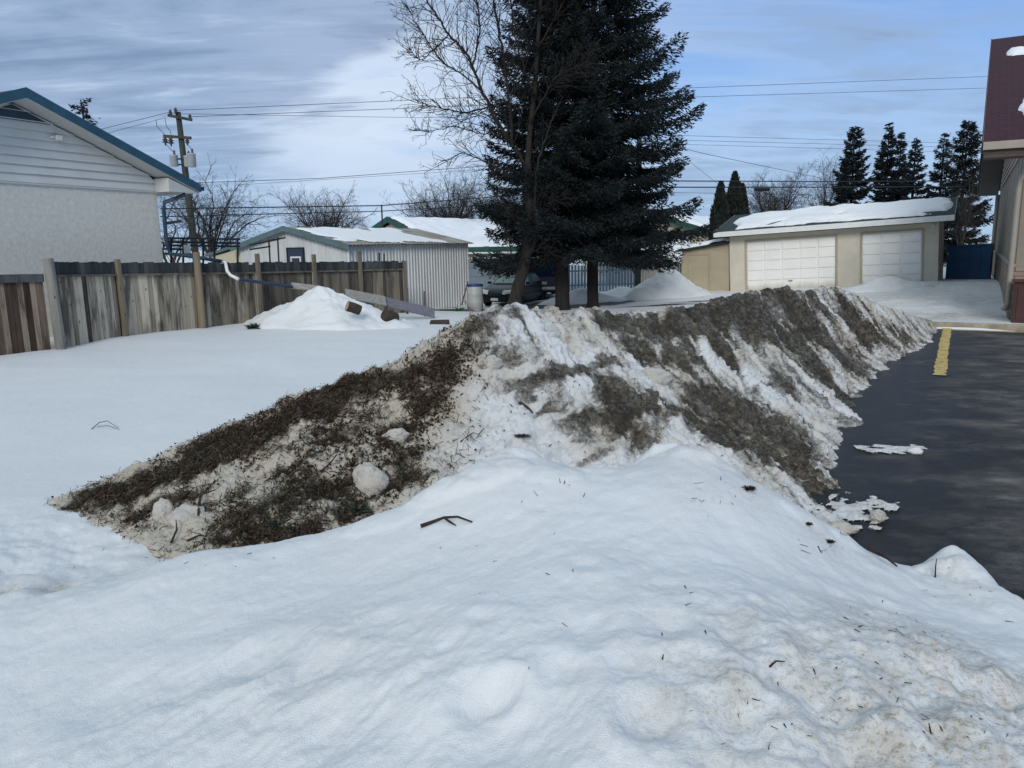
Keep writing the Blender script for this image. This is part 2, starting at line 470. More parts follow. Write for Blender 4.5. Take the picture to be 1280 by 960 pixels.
SIL = [(300, 688, .52), (370, 676, .57), (440, 656, .66), (510, 628, .76), (600, 588, .90), (640, 572, .95), (700, 582, .94), (760, 592, .92), (830, 566, .98), (900, 582, .94), (960, 612, .85), (1040, 662, .65),
       (1100, 699, .48), (1140, 712, .40), (1190, 690, .47), (1230, 715, .44), (1280, 758, .40)]
MND = [(0, 1000, .50), (300, 1000, .62), (640, 1000, .75), (960, 1000, .80), (1280, 1000, .74), (0, 850, .44), (200, 820, .55), (400, 800, .72), (640, 800, .86),
       (880, 800, .90), (1090, 790, .78), (1280, 860, .64), (0, 720, .36), (150, 720, .42), (250, 692, .50), (400, 690, .64), (560, 680, .80), (700, 680, .90),
       (850, 680, .91), (1000, 710, .74), (1100, 745, .58), (1180, 740, .46)]
_pts = [gz(*q) for q in SIL + MND]
for q in SIL:
    p = gz(*q); d = Vector((p.x, p.y, 0)).normalized()
    _pts.append(Vector((p.x, p.y, 0)) + d * 0.55 + Vector((0, 0, p.z - 0.55)))
    _pts.append(Vector((p.x, p.y, 0)) + d * 1.3 + Vector((0, 0, p.z - 1.3)))
for q in ((0, 640, .25), (120, 668, .22), (230, 655, .1), (400, 640, .1)): _pts.append(gz(*q))
_pts += [Vector((-6, 2, .2)), Vector((-4, 0, .3)), Vector((0, -.5, .6)), Vector((4, 0, .3)), Vector((0, 1.0, .7)), Vector((1.5, 1, .75)), Vector((-1.5, 1, .55)), Vector((4.2, 2.2, .1))]
MOUND = TPS(_pts, 2e-3).grid(-9, 9, -4, 9, 600)
LOT_N = DB                                 # lot lies on the +DB side of the bank's line
lot_o = Vector((1.2, 7.6, 0)); kerb_o = gz(1178, 408, 0.06)
def lot_mask(x, y):
    s = (x - lot_o.x) * 0.86 + (y - lot_o.y) * -0.51
    f = -((x - kerb_o.x) * 0.51 + (y - kerb_o.y) * 0.86) / math.hypot(.51, .86)
    return sstep(0.0, 0.8, s) * sstep(-0.02, 0.12, f)
def smax(a, b, k):
    h = np.clip(0.5 + 0.5 * (a - b) / k, 0, 1); return b * (1 - h) + a * h + k * h * (1 - h)
def ground_z(x, y, detail=True):
    x = np.asarray(x, float); y = np.asarray(y, float)
    r = np.hypot(x, y)
    far = sstep(55, 110, r)
    f = FIELD.fast(np.clip(x, -60, 60), np.clip(y, -40, 90)) * (1 - far) + 0.1 * far
    lm = lot_mask(x, y)
    f0 = f
    f = f * (1 - lm) - 0.30 * lm
    near = 1 - sstep(6.8, 8.5, r)
    mz = np.full_like(x, -1.0); nm = near > 0
    mz[nm] = MOUND.fast(np.clip(x[nm], -9, 9), np.clip(y[nm], -4, 9)) * near[nm] - (1 - near[nm])
    mz = np.clip(mz, -1.0, 1.3)
    k = 0.10
    z = smax(mz, f, k)
    if detail:
        onm = sstep(-0.12, 0.10, mz - f)
        z = z + 0.045 * fbm(x * 0.35, y * 0.35, 11, 3) * (1 - onm) * (1 - lm)
        lump = onm * (0.034 * fbm(x * .8, y * .8, 21, 3) + 0.009 * fbm(x * 4 + y, y * 6 - x * 3, 31, 5) * sstep(-.3, .5, fbm(x * .9, y * .9, 35, 2)) + 0.015 * fbm(x * 2.6, y * 2.6, 41, 6, .62) - .012 * cells(x * 5.5, y * 5.5, 43, .5) * sstep(0, .4, fbm(x * .8, y * .8, 45, 2)))
        # crusty, lumpy strip on the far left and the trampled slope
        tp = np.exp(-((x - .9 - .1 * (y - 5.4)) / 1.5) ** 2 - ((y - 5.5) / 0.65) ** 2)
        lump = lump + tp * (0.055 * fbm(x * 2.2, y * 2.2, 55, 5) + 0.045 * cells(x * 3.2, y * 3.2, 57, .5) + .02 * fbm(x * 9, y * 9, 59, 3))
        bl = np.exp(-((x + .9) / 1.2) ** 2 - ((y - 2.7) / .8) ** 2)
        lump = lump + bl * .03 * fbm(x * 2.2 + y * 1.4, (y - x) * 3.4, 63, 5, .6)
        cr = np.exp(-((x + 3.6) / 1.6) ** 2 - ((y - 5.0) / 0.9) ** 2)
        lump = lump + cr * (0.05 * fbm(x * 3.2, y * 3.2, 51, 4) + 0.03 * cells(x * 3, y * 3, 3, .5))
        rt = np.exp(-((x - 2.7) / 0.9) ** 2 - ((y - 4.6) / 0.8) ** 2)
        lump = lump + rt * 0.06 * fbm(x * 3.0, y * 3.0, 61, 4)
        br = np.exp(-((x - 1.6) / 1.1) ** 2 - ((y - 2.4) / 0.9) ** 2)
        lump = lump + br * (0.065 * fbm(x * 3.4, y * 3.4, 71, 5) + .045 * cells(x * 4.5, y * 4.5, 8, .5) + .02 * fbm(x * 12, y * 12, 73, 3))
        z = z + lump
        for (hx, hy, hr, hz, ex, ey) in BUMPS:
            d2 = (((x - hx) * ex) ** 2 + ((y - hy) * ey) ** 2) / hr ** 2
            hz *= .42; z = z + hz * np.sqrt(np.clip(1 - d2, 0, 1)) * (1 + .35 * fbm(x * 6, y * 6, 27, 3)) * (1 - .3 * sstep(.6, 1, d2))
        # boot-sized hollows in the foreground
        for (hx, hy, hr, hd) in PITS:
            d2 = ((x - hx) ** 2 + (y - hy) ** 2) / hr ** 2
            hd *= .7; z = z - hd * np.exp(-d2 * 1.4) + hd * 0.35 * np.exp(-(np.sqrt(d2) - 1.5) ** 2 * 3)
        # drive with tyre ruts
        al = sstep(30, 33, y) * (1 - sstep(38, 42, y)) * sstep(2, 4, x)
        z = z + al * 0.03 * fbm(x * 1.2, y * 4.0, 91, 3)
        ap = np.exp(-((x - 14.0) / 4.5) ** 2 - ((y - 26.5) / 3.2) ** 2)
        z = z + ap * (0.10 * fbm(x * .9, y * 1.5, 97, 5, .6) + .03 * cells(x * 1.6, y * 1.6, 99, .5))
        mn = np.exp(-((x - 16.3) / 2.6) ** 2 - ((y - 30.2) / 1.5) ** 2)
        z = z + mn * (0.10 * fbm(x * 1.3, y * 1.3, 93, 4) + 0.05 * fbm(x * 5, y * 5, 95, 3))
    return z, f0, lm
PITS = []; BUMPS = []
_rnd = random.Random(5)
for (a, b, zz_, r, d) in [(330, 820, .66, .16, .05), (390, 840, .7, .13, .04), (440, 830, .72, .10, .03), (600, 858, .85, .10, .05), (630, 850, .86, .07, .035), (640, 890, .84, .2, .05),
                          (740, 790, .88, .12, .03), (830, 780, .9, .13, .045), (900, 785, .88, .16, .04), (930, 800, .88, .1, .03), (810, 900, .85, .1, .05), (700, 830, .88, .08, .02),
                          (610, 770, .86, .07, .02), (560, 800, .83, .08, .02), (730, 710, .9, .07, .02), (250, 860, .56, .18, .04), (150, 880, .5, .2, .035), (70, 735, .38, .14, .045),
                          (10, 740, .36, .15, .05), (500, 900, .8, .15, .03), (420, 900, .72, .16, .04), (1100, 760, .6, .1, .03), (1000, 860, .84, .15, .05), (1150, 880, .74, .16, .05),
                          (940, 900, .84, .12, .05), (1060, 930, .8, .15, .05), (1230, 900, .66, .2, .06), (1180, 820, .7, .12, .05)]:
    p = gz(a, b, zz_); PITS.append((p.x, p.y, r, d))

for (a, b, zz_, r, h_, ex, ey) in [(590, 628, .80, .26, .13, .65, 1.1), (630, 590, .90, .20, .12, .75, 1.1), (545, 640, .78, .14, .07, .7, 1), (690, 612, .92, .16, .06, .8, 1.1), (815, 563, .98, .26, .17, .7, 1.2), (870, 580, .98, .14, .07, .7, 1),
                               (905, 590, .95, .10, .05, .7, 1), (745, 600, .93, .12, .05, .8, 1), (1000, 650, .76, .10, .05, .8, 1), (1060, 680, .62, .09, .05, .8, 1), (480, 668, .68, .16, .06, .6, 1), (1215, 715, .45, .12, .06, .8, 1), (1165, 712, .44, .08, .05, .8, 1)]:
    p = gz(a, b, zz_); BUMPS.append((p.x, p.y, r, h_, ex, ey))
th = np.r_[np.linspace(-math.pi, -0.80, 70)[:-1], np.linspace(-0.80, 0.80, 860), np.linspace(0.80, math.pi, 70)[1:-1]]
rr = np.r_[np.geomspace(0.25, 1.5, 12)[:-1], np.geomspace(1.5, 48, 720), np.geomspace(48, 1500, 40)[1:]]
RR, TT = np.meshgrid(rr, th, indexing='ij')
GX = RR * np.sin(TT); GY = RR * np.cos(TT)
GZ, _, LM = ground_z(GX, GY)
gd = np.zeros_like(GX)
for (a, b, zz_, r, w) in [(1140, 790, .74, .45, .95), (1060, 870, .8, .6, .85), (1230, 870, .68, .5, 1.0), (930, 880, .86, .4, .75), (1160, 940, .75, .6, 1.0), (1000, 940, .8, .5, .55), (820, 890, .86, .22, .4),
                          (70, 735, .38, .16, .9), (0, 745, .36, .2, .8), (600, 590, .9, .5, .35), (700, 600, .93, .3, .3), (230, 670, .45, .4, .5), (900, 610, .93, .5, .35), (1040, 690, .66, .35, .4),
                          (860, 790, .9, .3, .3), (400, 830, .72, .4, .2), (1190, 720, .45, .4, .35)]:
    p = gz(a, b, zz_); gd = np.maximum(gd, w * np.exp(-((GX - p.x) ** 2 + (GY - p.y) ** 2) / r ** 2))
# alley: bare icy ruts and the muddy patch beside the trees
p = gz(900, 388, -.05)
for (a, b, zz_, rx, ry, w) in [(820, 383, -.1, 3.2, .45, 1.3), (900, 378, -.05, 3.0, .35, 1.2), (720, 381, -.2, 1.8, .8, 2.2), (780, 378, -.15, 1.5, .7, 2.0), (1180, 395, .12, 2.6, 1.2, 1.3), (1120, 374, .2, 4.0, 1.6, .7), (1215, 378, .2, 2.5, 2.0, .8), (1040, 372, .1, 4, 1.0, .5), (980, 362, .12, 4, .35, .6), (540, 378, -.1, 1.6, 1.2, .6)]:
    p = gz(a, b, zz_)
    e = ((GX - p.x) / rx) ** 2 + ((GY - p.y) / ry) ** 2
    gd = np.maximum(gd, w * np.exp(-e) * sstep(-.5, .3, fbm(GX * 1.2, GY * 3.0, 77, 4) + .25))
soil = np.zeros_like(GX)
for (a, b, zz_, rx, ry, w) in [(660, 383, -.2, 1.5, 2.0, 1.2), (705, 381, -.2, 1.9, 2.6, 1.35), (745, 379, -.18, 1.4, 2.0, 1.3), (640, 386, -.2, 1.0, 1.8, 1.1), (772, 378, -.15, 1.0, 1.0, .9), (575, 385, -.1, 1.5, .8, 1.3), (545, 382, -.1, .9, .5, .9),
                              (820, 383, -.1, 2.2, .5, .80), (875, 378, -.05, 1.8, .4, .80), (1185, 392, .12, .9, .35, .48)]:
    p = gz(a, b, zz_)
    soil = np.maximum(soil, w * np.exp(-((GX - p.x) / rx) ** 2 - ((GY - p.y) / ry) ** 2))
ground = grid_mesh('snow_ground', np.stack([GX, GY, GZ], -1), 'snow', attrs={'dirt': gd, 'soil': soil}, wrap=True)
tag(ground, kind='structure')

_thl = th.tolist(); _rrl = rr.tolist()
import bisect
def zat(x, y):                             # height of the built ground sheet
    r = min(max(math.hypot(x, y), rr[0]), rr[-1] * .999); t = math.atan2(x, y)
    i = min(max(bisect.bisect_right(_rrl, r) - 1, 0), len(_rrl) - 2); j = min(max(bisect.bisect_right(_thl, t) - 1, 0), len(_thl) - 2)
    u = (r - _rrl[i]) / (_rrl[i + 1] - _rrl[i]); v = min(max((t - _thl[j]) / (_thl[j + 1] - _thl[j]), 0), 1)
    return float((GZ[i, j] * (1 - u) + GZ[i + 1, j] * u) * (1 - v) + (GZ[i, j + 1] * (1 - u) + GZ[i + 1, j + 1] * u) * v)
def on_ground(px, py, z0=0.2):
    z = z0
    for _ in range(25):
        p = gz(px, py, z); z = 0.5 * z + 0.5 * zat(p.x, p.y)
    p = gz(px, py, z); return Vector((p.x, p.y, zat(p.x, p.y)))

# parking lot
def lot_pt(s, f):                          # s along DB from the bank's line, f along -DA from the kerb
    c = kerb_o + DA * -f
    t = (lot_o - c).dot(DB)
    return c + DB * (t + s)
S = np.r_[np.linspace(-0.6, 12, 130), np.linspace(12.5, 60, 20)]
Fv = np.r_[np.linspace(0.10, 22, 220), np.linspace(22.5, 70, 20)]
P = np.zeros((len(Fv), len(S), 3)); wet = np.zeros((len(Fv), len(S)))
for i, f in enumerate(Fv):
    for j, s in enumerate(S):
        q = lot_pt(s, f); P[i, j] = (q.x, q.y, 0)
X, Y = P[..., 0], P[..., 1]
P[..., 2] = 0.012 * fbm(X * .3, Y * .3, 3, 2)
Sg = np.broadcast_to(S[None], X.shape); Fg = np.broadcast_to(Fv[:, None], X.shape)
wet = (1 - sstep(1.2, 4.6, Sg + 1.3 * fbm(X * .8, Y * .8, 5, 4))) * 0.95
lot = tag(grid_mesh('parking_lot', P, 'asphalt', attrs={'wet': wet}), kind='structure')

plain('concrete_kerb', (0.36, 0.31, 0.23), 0.85, var=0.35, scale=4)
k = MB()
q0 = lot_pt(1.0, 0.0); q1 = lot_pt(40, 0.0)
k.hexa([q0 + Vector((0, 0, -.2)), q1 + Vector((0, 0, -.2)), q1 + DA * .16 + Vector((0, 0, -.2)), q0 + DA * .16 + Vector((0, 0, -.2))],
       [q0 + Vector((0, 0, .10)), q1 + Vector((0, 0, .10)), q1 + DA * .16 + Vector((0, 0, .11)), q0 + DA * .16 + Vector((0, 0, .11))])
tag(k.build('kerb', 'concrete_kerb', bevel=0.015), kind='structure')
n = N('yellow_paint')
wear = n.ramp(n.noise(9, 5, 0.7), [(0.34, 0.0), (0.46, 1.0)])
M['yellow_paint'] = n.done(n.mix(wear, (0.09, 0.085, 0.08), n.ramp(n.noise(5, 4), [(0.3, (0.42, 0.30, 0.10)), (0.7, (0.60, 0.43, 0.14))])), 0.8)
def ribbon(name, a, b, w, mt, nseg=40, jit=0.02, seed=0, z=0.014):
    a = Vector(a); b = Vector(b); d = (b - a).normalized(); sd = Vector((d.y, -d.x, 0)); rn = random.Random(seed)
    V = []; Q = []
    for i in range(nseg + 1):
        c = a.lerp(b, i / nseg)
        for sgn in (-1, 1):
            e = c + sd * (sgn * w / 2 + rn.uniform(-jit, jit))
            V.append((e.x, e.y, 0.012 * float(fbm(np.array([e.x * .3]), np.array([e.y * .3]), 3, 2)[0]) + z))
        if i: Q.append((2 * i - 2, 2 * i - 1, 2 * i + 1, 2 * i))
    return quads(name, np.array(V), np.array(Q), mt, smooth=False)
pa = gz(1184, 411, 0.0); pb = gz(1174, 470, 0.0)
tag(ribbon('bay_line', pa, pb, 0.20, 'yellow_paint', 60, .018, 2), kind='structure')
c0 = lot_pt(1.0, 0.42); t0 = (pa - c0).dot(DB)
tag(ribbon('edge_line', c0 + DB * (t0 + .1), c0 + DB * 30, 0.09, 'yellow_paint', 60, .006, 3), kind='structure')

# ------------------------------------------------------------------ the dirty snow bank
RIDGE = [(60, 625, 6.25), (150, 591, 6.4), (250, 546, 6.6), (350, 505, 6.85), (450, 468, 7.1), (520, 438, 7.3), (580, 404, 7.55), (620, 390, 7.75), (680, 386, 8.4), (740, 391, 9.1),
         (800, 394, 9.9), (860, 384, 10.8), (920, 374, 11.9), (970, 361, 13.0), (1010, 367, 14.0), (1045, 361, 15.1), (1080, 374, 16.2), (1120, 388, 17.6), (1165, 401, 19.4)]
TOE = [(60, 632, .33), (130, 655, .33), (210, 690, .33), (330, 708, .33), (470, 706, .25), (620, 700, .15), (800, 690, .05), (950, 690, .02), (1055, 672, 0), (1030, 622, 0),
       (1024, 598, 0), (1040, 562, 0), (1064, 517, 0), (1078, 487, 0), (1100, 462, 0), (1122, 449, 0), (1142, 440, 0), (1160, 427, 0), (1172, 411, 0)]
sp_c = np.array([q[0] for q in RIDGE], float)
Rp = np.array([tuple(at(*q)) for q in RIDGE]); Tp = np.array([tuple(gz(*q)) for q in TOE])
NS, NT = 1150, 400
# dense parameter: equal image-ish spacing
u = np.linspace(0, len(RIDGE) - 1, NS)
def cat(Pc, u):
    n = len(Pc); i = np.clip(np.floor(u).astype(int), 0, n - 2); t = (u - i)[:, None]
    p0 = Pc[np.maximum(i - 1, 0)]; p1 = Pc[i]; p2 = Pc[i + 1]; p3 = Pc[np.minimum(i + 2, n - 1)]
    return 0.5 * ((2 * p1) + (-p0 + p2) * t + (2 * p0 - 5 * p1 + 4 * p2 - p3) * t ** 2 + (-p0 + 3 * p1 - 3 * p2 + p3) * t ** 3)
Rs = cat(Rp, u); Ts = cat(Tp, u); SPx = cat(sp_c[:, None], u)[:, 0]
sm = np.r_[0, np.cumsum(np.linalg.norm(np.diff(Rs, axis=0), axis=1))]      # metres along the ridge
# back toe
dirs = np.gradient(Rs[:, :2], axis=0); dirs /= np.linalg.norm(dirs, axis=1)[:, None]
ker = np.ones(121) / 121
dsm = np.stack([np.convolve(np.pad(dirs[:, i], 60, mode='edge'), ker, 'valid') for i in (0, 1)], 1)
back = np.stack([-dsm[:, 1], dsm[:, 0]], 1)
hgt = np.maximum(Rs[:, 2] - 0.1, 0.05)
Bs = np.c_[Rs[:, :2] + back * (1.5 * hgt + .15)[:, None], np.full(NS, -0.15)]
t_b = np.linspace(-1, 0, 60)[:-1]; t_f = np.linspace(0, 1.16, NT)
T = np.r_[t_b, t_f]
def prof(t): return np.where(t <= 1, 1 - (1 - np.clip(t, 0, 1)) ** 1.22, 1 + (t - 1) * 0.9)
BP = np.zeros((NS, len(T), 3))
tb = (-t_b)[None, :, None]; tf = t_f[None, :, None]
BP[:, :len(t_b)] = Rs[:, None] * (1 - tb) + Bs[:, None] * tb
BP[:, :len(t_b), 2] = Rs[:, 2:3] + (Bs[:, 2:3] - Rs[:, 2:3]) * (-t_b)[None] ** 1.3
BP[:, len(t_b):] = Rs[:, None] * (1 - tf) + Ts[:, None] * tf
pf = prof(t_f)[None]
BP[:, len(t_b):, 2] = np.where(t_f[None] <= 1, Rs[:, 2:3] + (Ts[:, 2:3] - Rs[:, 2:3]) * pf, Ts[:, 2:3] - (t_f[None] - 1) * 1.2)
# facet: ridge softened, streak-scoured face
du = np.gradient(BP, axis=0); dt = np.gradient(BP, axis=1)
nrm = np.cross(dt, du); nrm /= np.maximum(np.linalg.norm(nrm, axis=2), 1e-9)[..., None]
nrm *= np.sign(nrm[..., 2:3] + 1e-9)
Lt = np.linalg.norm(Ts - Rs, axis=1)
Tm = T[None] * Lt[:, None]; Sm = np.broadcast_to(sm[:, None], Tm.shape); SP = np.broadcast_to(SPx[:, None], Tm.shape)
TT2 = np.broadcast_to(T[None], Tm.shape)
skew = Sm + 0.25 * Tm * sstep(500, 640, SP) * (1 - sstep(900, 1100, SP) * .4) + 0.25 * fbm(Sm * .6, Tm * .6, 7, 3)
amp = np.clip(hgt / 1.1, 0.15, 1)[:, None]
right = sstep(560, 640, SP)
crest = np.exp(-(TT2 / .22) ** 2)
disp = amp * (0.085 * fbm(Sm * .9, Tm * .9, 101, 4) * (1 - .5 * crest)
              + right * (0.105 * (ridged(skew * 1.7, Tm * .35, 111, 4) - .62) + 0.055 * (ridged(skew * 4.5, Tm * .8, 121, 3) - .6))
              + (1 - right) * (0.07 * fbm(Sm * 2.4, Tm * 2.4, 131, 4))
              + 0.045 * fbm(Sm * 5, Tm * 3.5, 141, 4) + 0.026 * fbm(Sm * 14, Tm * 11, 151, 3)
              + 0.06 * cells(Sm * 3.0, Tm * 3.0, 13, .5) * sstep(-.1, .4, fbm(Sm * .7, Tm * .7, 15, 2)) + 0.075 * cells(Sm * 7, Tm * 7, 23, .5) * sstep(-.3, .3, fbm(Sm * 1.3, Tm * 1.3, 25, 2)) + 0.05 * cells(Sm * 14, Tm * 14, 29, .5))
disp *= np.where(TT2 > 1.0, np.clip(1 - (TT2 - 1) * 7, 0, 1), 1)
BP = BP + nrm * disp[..., None]
BP[..., 2] += right * crest * amp * (0.05 * fbm(Sm * 2.2, Sm * 0 + 3.3, 161, 3) + .03 * cells(Sm * 3.2, TT2 * 2, 33, .5))
# ragged toe: tongues of ice running out over the asphalt
tng = sstep(0.72, 1.0, TT2) * sstep(640, 700, SP) * fbm(Sm * 2.2, Sm * 0, 171, 4)
BP[..., 2] += tng * 0.05
spread = (sstep(0.55, 1.0, TT2) * sstep(640, 720, SP) * np.maximum(0, fbm(Sm * 1.1, Sm * 0 + 8, 173, 2)) * 0.35)
dv = (Ts - Rs) / Lt[:, None]
BP[..., :2] += dv[:, None, :2] * spread[..., None]
_v = BP - np.array([0, 0, CAM_H]); _w = _v @ np.array(_f); _PX = 640 + FPX * (_v @ np.array(_r)) / _w; _PY = 480 - FPX * (_v @ np.array(_u)) / _w
_PX[:, :len(t_b)] = 1e6
_ws = skew + .30 * fbm(Sm * 1.7, Tm * 1.7, 201, 5, .6); _wt = Tm + .24 * fbm(Sm * 1.9, Tm * 1.9, 203, 5, .6)
def spot(px, py, rs, rt, w):
    i, j = np.unravel_index(np.argmin((_PX[::3, ::3] - px) ** 2 + (_PY[::3, ::3] - py) ** 2), _PX[::3, ::3].shape); i *= 3; j *= 3
    return w * np.exp(-((_ws - skew[i, j]) / rs) ** 2 - ((_wt - Tm[i, j]) / rt) ** 2)
LEFT_SPOTS = [(115, 622, .6, .13, .95), (180, 605, .5, .20, .95), (250, 572, .5, .26, .95), (310, 547, .5, .30, 1), (370, 517, .5, .24, 1), (420, 498, .5, .22, 1), (470, 482, .35, .17, .9), (510, 465, .25, .14, .8),
              (560, 458, .28, .26, .85), (545, 500, .3, .22, .6), (590, 470, .16, .2, .75), (575, 430, .3, .07, .6), (430, 545, .4, .22, .6), (500, 540, .32, .22, .55), (380, 572, .4, .12, .55), (350, 622, .35, .2, .85), (300, 662, .25, .1, .85),
              (390, 612, .2, .2, .7), (345, 666, .3, .09, .95), (430, 640, .25, .1, .75), (475, 610, .2, .13, .85), (500, 580, .25, .16, .75), (530, 560, .15, .12, .6), (260, 637, .3, .06, .45), (190, 636, .35, .10, .7)]
RIGHT_SPOTS = [(650, 404, .16, .22, .70), (612, 412, .2, .2, .70), (765, 490, .13, .16, 1.0), (705, 470, .3, .10, .78), (660, 480, .25, .09, .80), (690, 505, .3, .09, .85), (720, 532, .3, .09, .85), (750, 560, .25, .09, .75), (780, 520, .3, .10, .75), (810, 550, .3, .08, .7), (640, 445, .2, .08, .7), (740, 455, .3, .07, .6), (820, 500, .3, .10, .6), (850, 520, .3, .12, .7), (780, 405, .5, .14, 1.0),
               (830, 412, .5, .22, 1), (800, 440, .3, .2, .75), (870, 402, .6, .3, 1.05), (930, 392, .6, .35, 1.05), (985, 387, .5, .4, 1.0), (850, 442, .3, .3, .65), (1010, 402, .35, .5, .85), (900, 430, .3, .3, .6), (880, 502, .5, .26, .95), (930, 522, .5, .35, 1.0),
               (980, 547, .4, .26, .95), (940, 562, .5, .2, .85), (1000, 582, .4, .16, .8), (1020, 612, .4, .14, .65), (900, 542, .5, .16, .85), (1000, 442, .3, .5, .9), (1030, 482, .3, .4, .95), (1050, 442, .4, .4, .95), (1070, 402, .4, .5, .85), (1020, 388, .3, .4, .75),
               (1060, 502, .3, .2, .75), (1100, 420, .5, .4, .6), (1130, 421, .4, .3, .45), (970, 482, .3, .2, .55)]
WHITE_SPOTS = [(880, 440, .25, .2, .9), (900, 460, .3, .16, .95), (940, 470, .3, .13, .85), (965, 492, .25, .16, .75), (640, 422, .16, .3, .75), (690, 422, .3, .3, .85), (730, 442, .3, .3, .5), (720, 490, .35, .10, .6), (800, 472, .3, .2, .4), (690, 565, .35, .2, .8),
               (645, 525, .25, .4, .9), (620, 560, .25, .3, .9), (760, 580, .4, .2, .8), (830, 545, .4, .16, .7), (1040, 412, .12, .6, .65), (980, 412, .1, .4, .5), (1090, 442, .3, .16, .5), (1100, 392, .3, .2, .5), (600, 590, .3, .3, .9), (560, 610, .3, .15, .6), (900, 580, .4, .12, .5)]
dirt = np.zeros_like(Tm)
_wside = sstep(555, 625, np.where(_PX > 1e5, SP, _PX))
for b in LEFT_SPOTS: dirt = np.maximum(dirt, spot(*b) * (1 - _wside))
for b in RIGHT_SPOTS: dirt = np.maximum(dirt, spot(b[0], b[1], b[2] * 1.25, b[3] * 1.25, b[4] * 1.25))
white = np.zeros_like(Tm)
for b in WHITE_SPOTS: white = np.maximum(white, spot(*b))
strk = fbm(skew * 5.0, Tm * .55, 211, 4); strk2 = fbm(skew * 14, Tm * 1.6, 221, 3)
dirt = dirt * (1 - .55 * right) + right * (.55 * dirt + .52 * strk + .26 * strk2) + .33 * right + .16 * fbm(Sm * 2, Tm * 2, 231, 5, .6)
dirt = np.minimum(dirt, .80 + .10 * fbm(Sm * 1.2, Tm * 1.2, 235, 2)) - white * .75
dirt = dirt + .10 * (disp < -0.02) * right
dirt = np.where(TT2 < -.12, dirt * .15, dirt)
cream = np.clip((1 - _wside) * .80 - white * .5 + _wside * (.28 + .5 * fbm(Sm * 1.4, Tm * 1.4, 241, 3)) + .35 * dirt, 0, 1)
BANK = BP; BDIRT = dirt
bank = grid_mesh('snow_bank', BP, 'dirty_snow', attrs={'dirt': dirt, 'cream': cream})
tag(bank, 'long plowed bank of dirty brown streaked snow beside the parking lot', 'snow bank')

# ================================================================== building materials
plain('teal_trim', (0.024, 0.082, 0.125), 0.5, var=0.2)
plain('dark_teal_metal', (0.018, 0.045, 0.075), 0.45, var=0.2)
plain('soffit', (0.52, 0.52, 0.51), 0.7, var=0.06)
plain('siding_pale', (0.58, 0.59, 0.57), 0.6, var=0.10, scale=1.2)
plain('stucco_grey', (0.64, 0.62, 0.56), 0.95, var=0.14, scale=9, bump=0.8, bscale=16)
plain('shingle_dark', (0.035, 0.037, 0.042), 0.9, var=0.3, scale=8)
plain('white_paint', (0.74, 0.75, 0.75), 0.5, var=0.08)
plain('white_plastic', (0.70, 0.70, 0.68), 0.4, var=0.08)
plain('cream_paint', (0.56, 0.51, 0.38), 0.75, var=0.10, scale=1.5)
plain('green_trim', (0.016, 0.070, 0.058), 0.55, var=0.2)
plain('grey_green_trim', (0.10, 0.155, 0.165), 0.55, var=0.2)
plain('dark_glass', (0.012, 0.022, 0.050), 0.12, var=0.3, spec=0.6)
plain('black_metal', (0.012, 0.014, 0.018), 0.5, var=0.2)
plain('beige_stucco', (0.60, 0.56, 0.47), 0.95, var=0.16, scale=1.1, bump=0.4, bscale=30)
plain('beige_panel', (0.40, 0.345, 0.24), 0.8, var=0.12, scale=1.5)
plain('brown_soffit', (0.085, 0.062, 0.050), 0.7, var=0.15)
plain('pink_siding', (0.34, 0.255, 0.215), 0.75, var=0.12)
plain('grey_panel', (0.255, 0.225, 0.185), 0.8, var=0.10)
plain('tan_metal', (0.34, 0.30, 0.25), 0.5, var=0.10)
plain('rust_brown', (0.060, 0.022, 0.018), 0.65, var=0.3)
plain('blue_metal', (0.035, 0.13, 0.30), 0.45, var=0.2, scale=1.5)
plain('blue_plank', (0.022, 0.042, 0.085), 0.6, var=0.3)
plain('mauve_plank', (0.15, 0.145, 0.175), 0.75, var=0.3, streak=(0.6, 6, 6))
plain('grey_plank', (0.27, 0.26, 0.24), 0.8, var=0.35, streak=(0.6, 6, 6))
plain('transformer_grey', (0.36, 0.38, 0.40), 0.45, var=0.15)
plain('porcelain', (0.07, 0.065, 0.06), 0.3, var=0.2)
plain('wire_black', (0.014, 0.015, 0.018), 0.6, var=0.1)
plain('log_bark', (0.045, 0.034, 0.026), 0.95, var=0.4, scale=8, bump=0.6, bscale=25)
plain('log_end', (0.36, 0.27, 0.16), 0.85, var=0.25, scale=6)
plain('stake_wood', (0.10, 0.095, 0.085), 0.85, var=0.3)
plain('twig', (0.028, 0.021, 0.016), 0.9, var=0.4, scale=20)
plain('needle_green', (0.030, 0.045, 0.030), 0.8, var=0.5, scale=6)
plain('barrel_plastic', (0.36, 0.385, 0.375), 0.45, var=0.12)
plain('barrel_lid', (0.02, 0.045, 0.16), 0.45)
plain('green_plastic', (0.03, 0.14, 0.05), 0.5)
plain('door_grey', (0.155, 0.20, 0.235), 0.55, var=0.10)
plain('picket_blue', (0.20, 0.27, 0.33), 0.85, var=0.35, scale=2, streak=(3, 3, .5))
plain('fence_pale', (0.36, 0.34, 0.29), 0.85, var=0.3, scale=2, streak=(3, 3, .5))
n = N('metal_cladding')
stn = n.noise(1.2, 6, 0.65, n.coord((2.0, 2.0, .35)))
M['metal_cladding'] = n.done(n.ramp(stn, [(0.3, (0.46, 0.48, 0.48)), (0.65, (0.60, 0.62, 0.62))]), 0.5, 0.0, 0.4)
n = N('rusty_roof')
rs = n.noise(1.1, 6, 0.62)
M['rusty_roof'] = n.done(n.ramp(rs, [(0.3, (0.16, 0.135, 0.11)), (0.5, (0.27, 0.25, 0.22)), (0.7, (0.38, 0.38, 0.37))]), 0.65, 0.2)
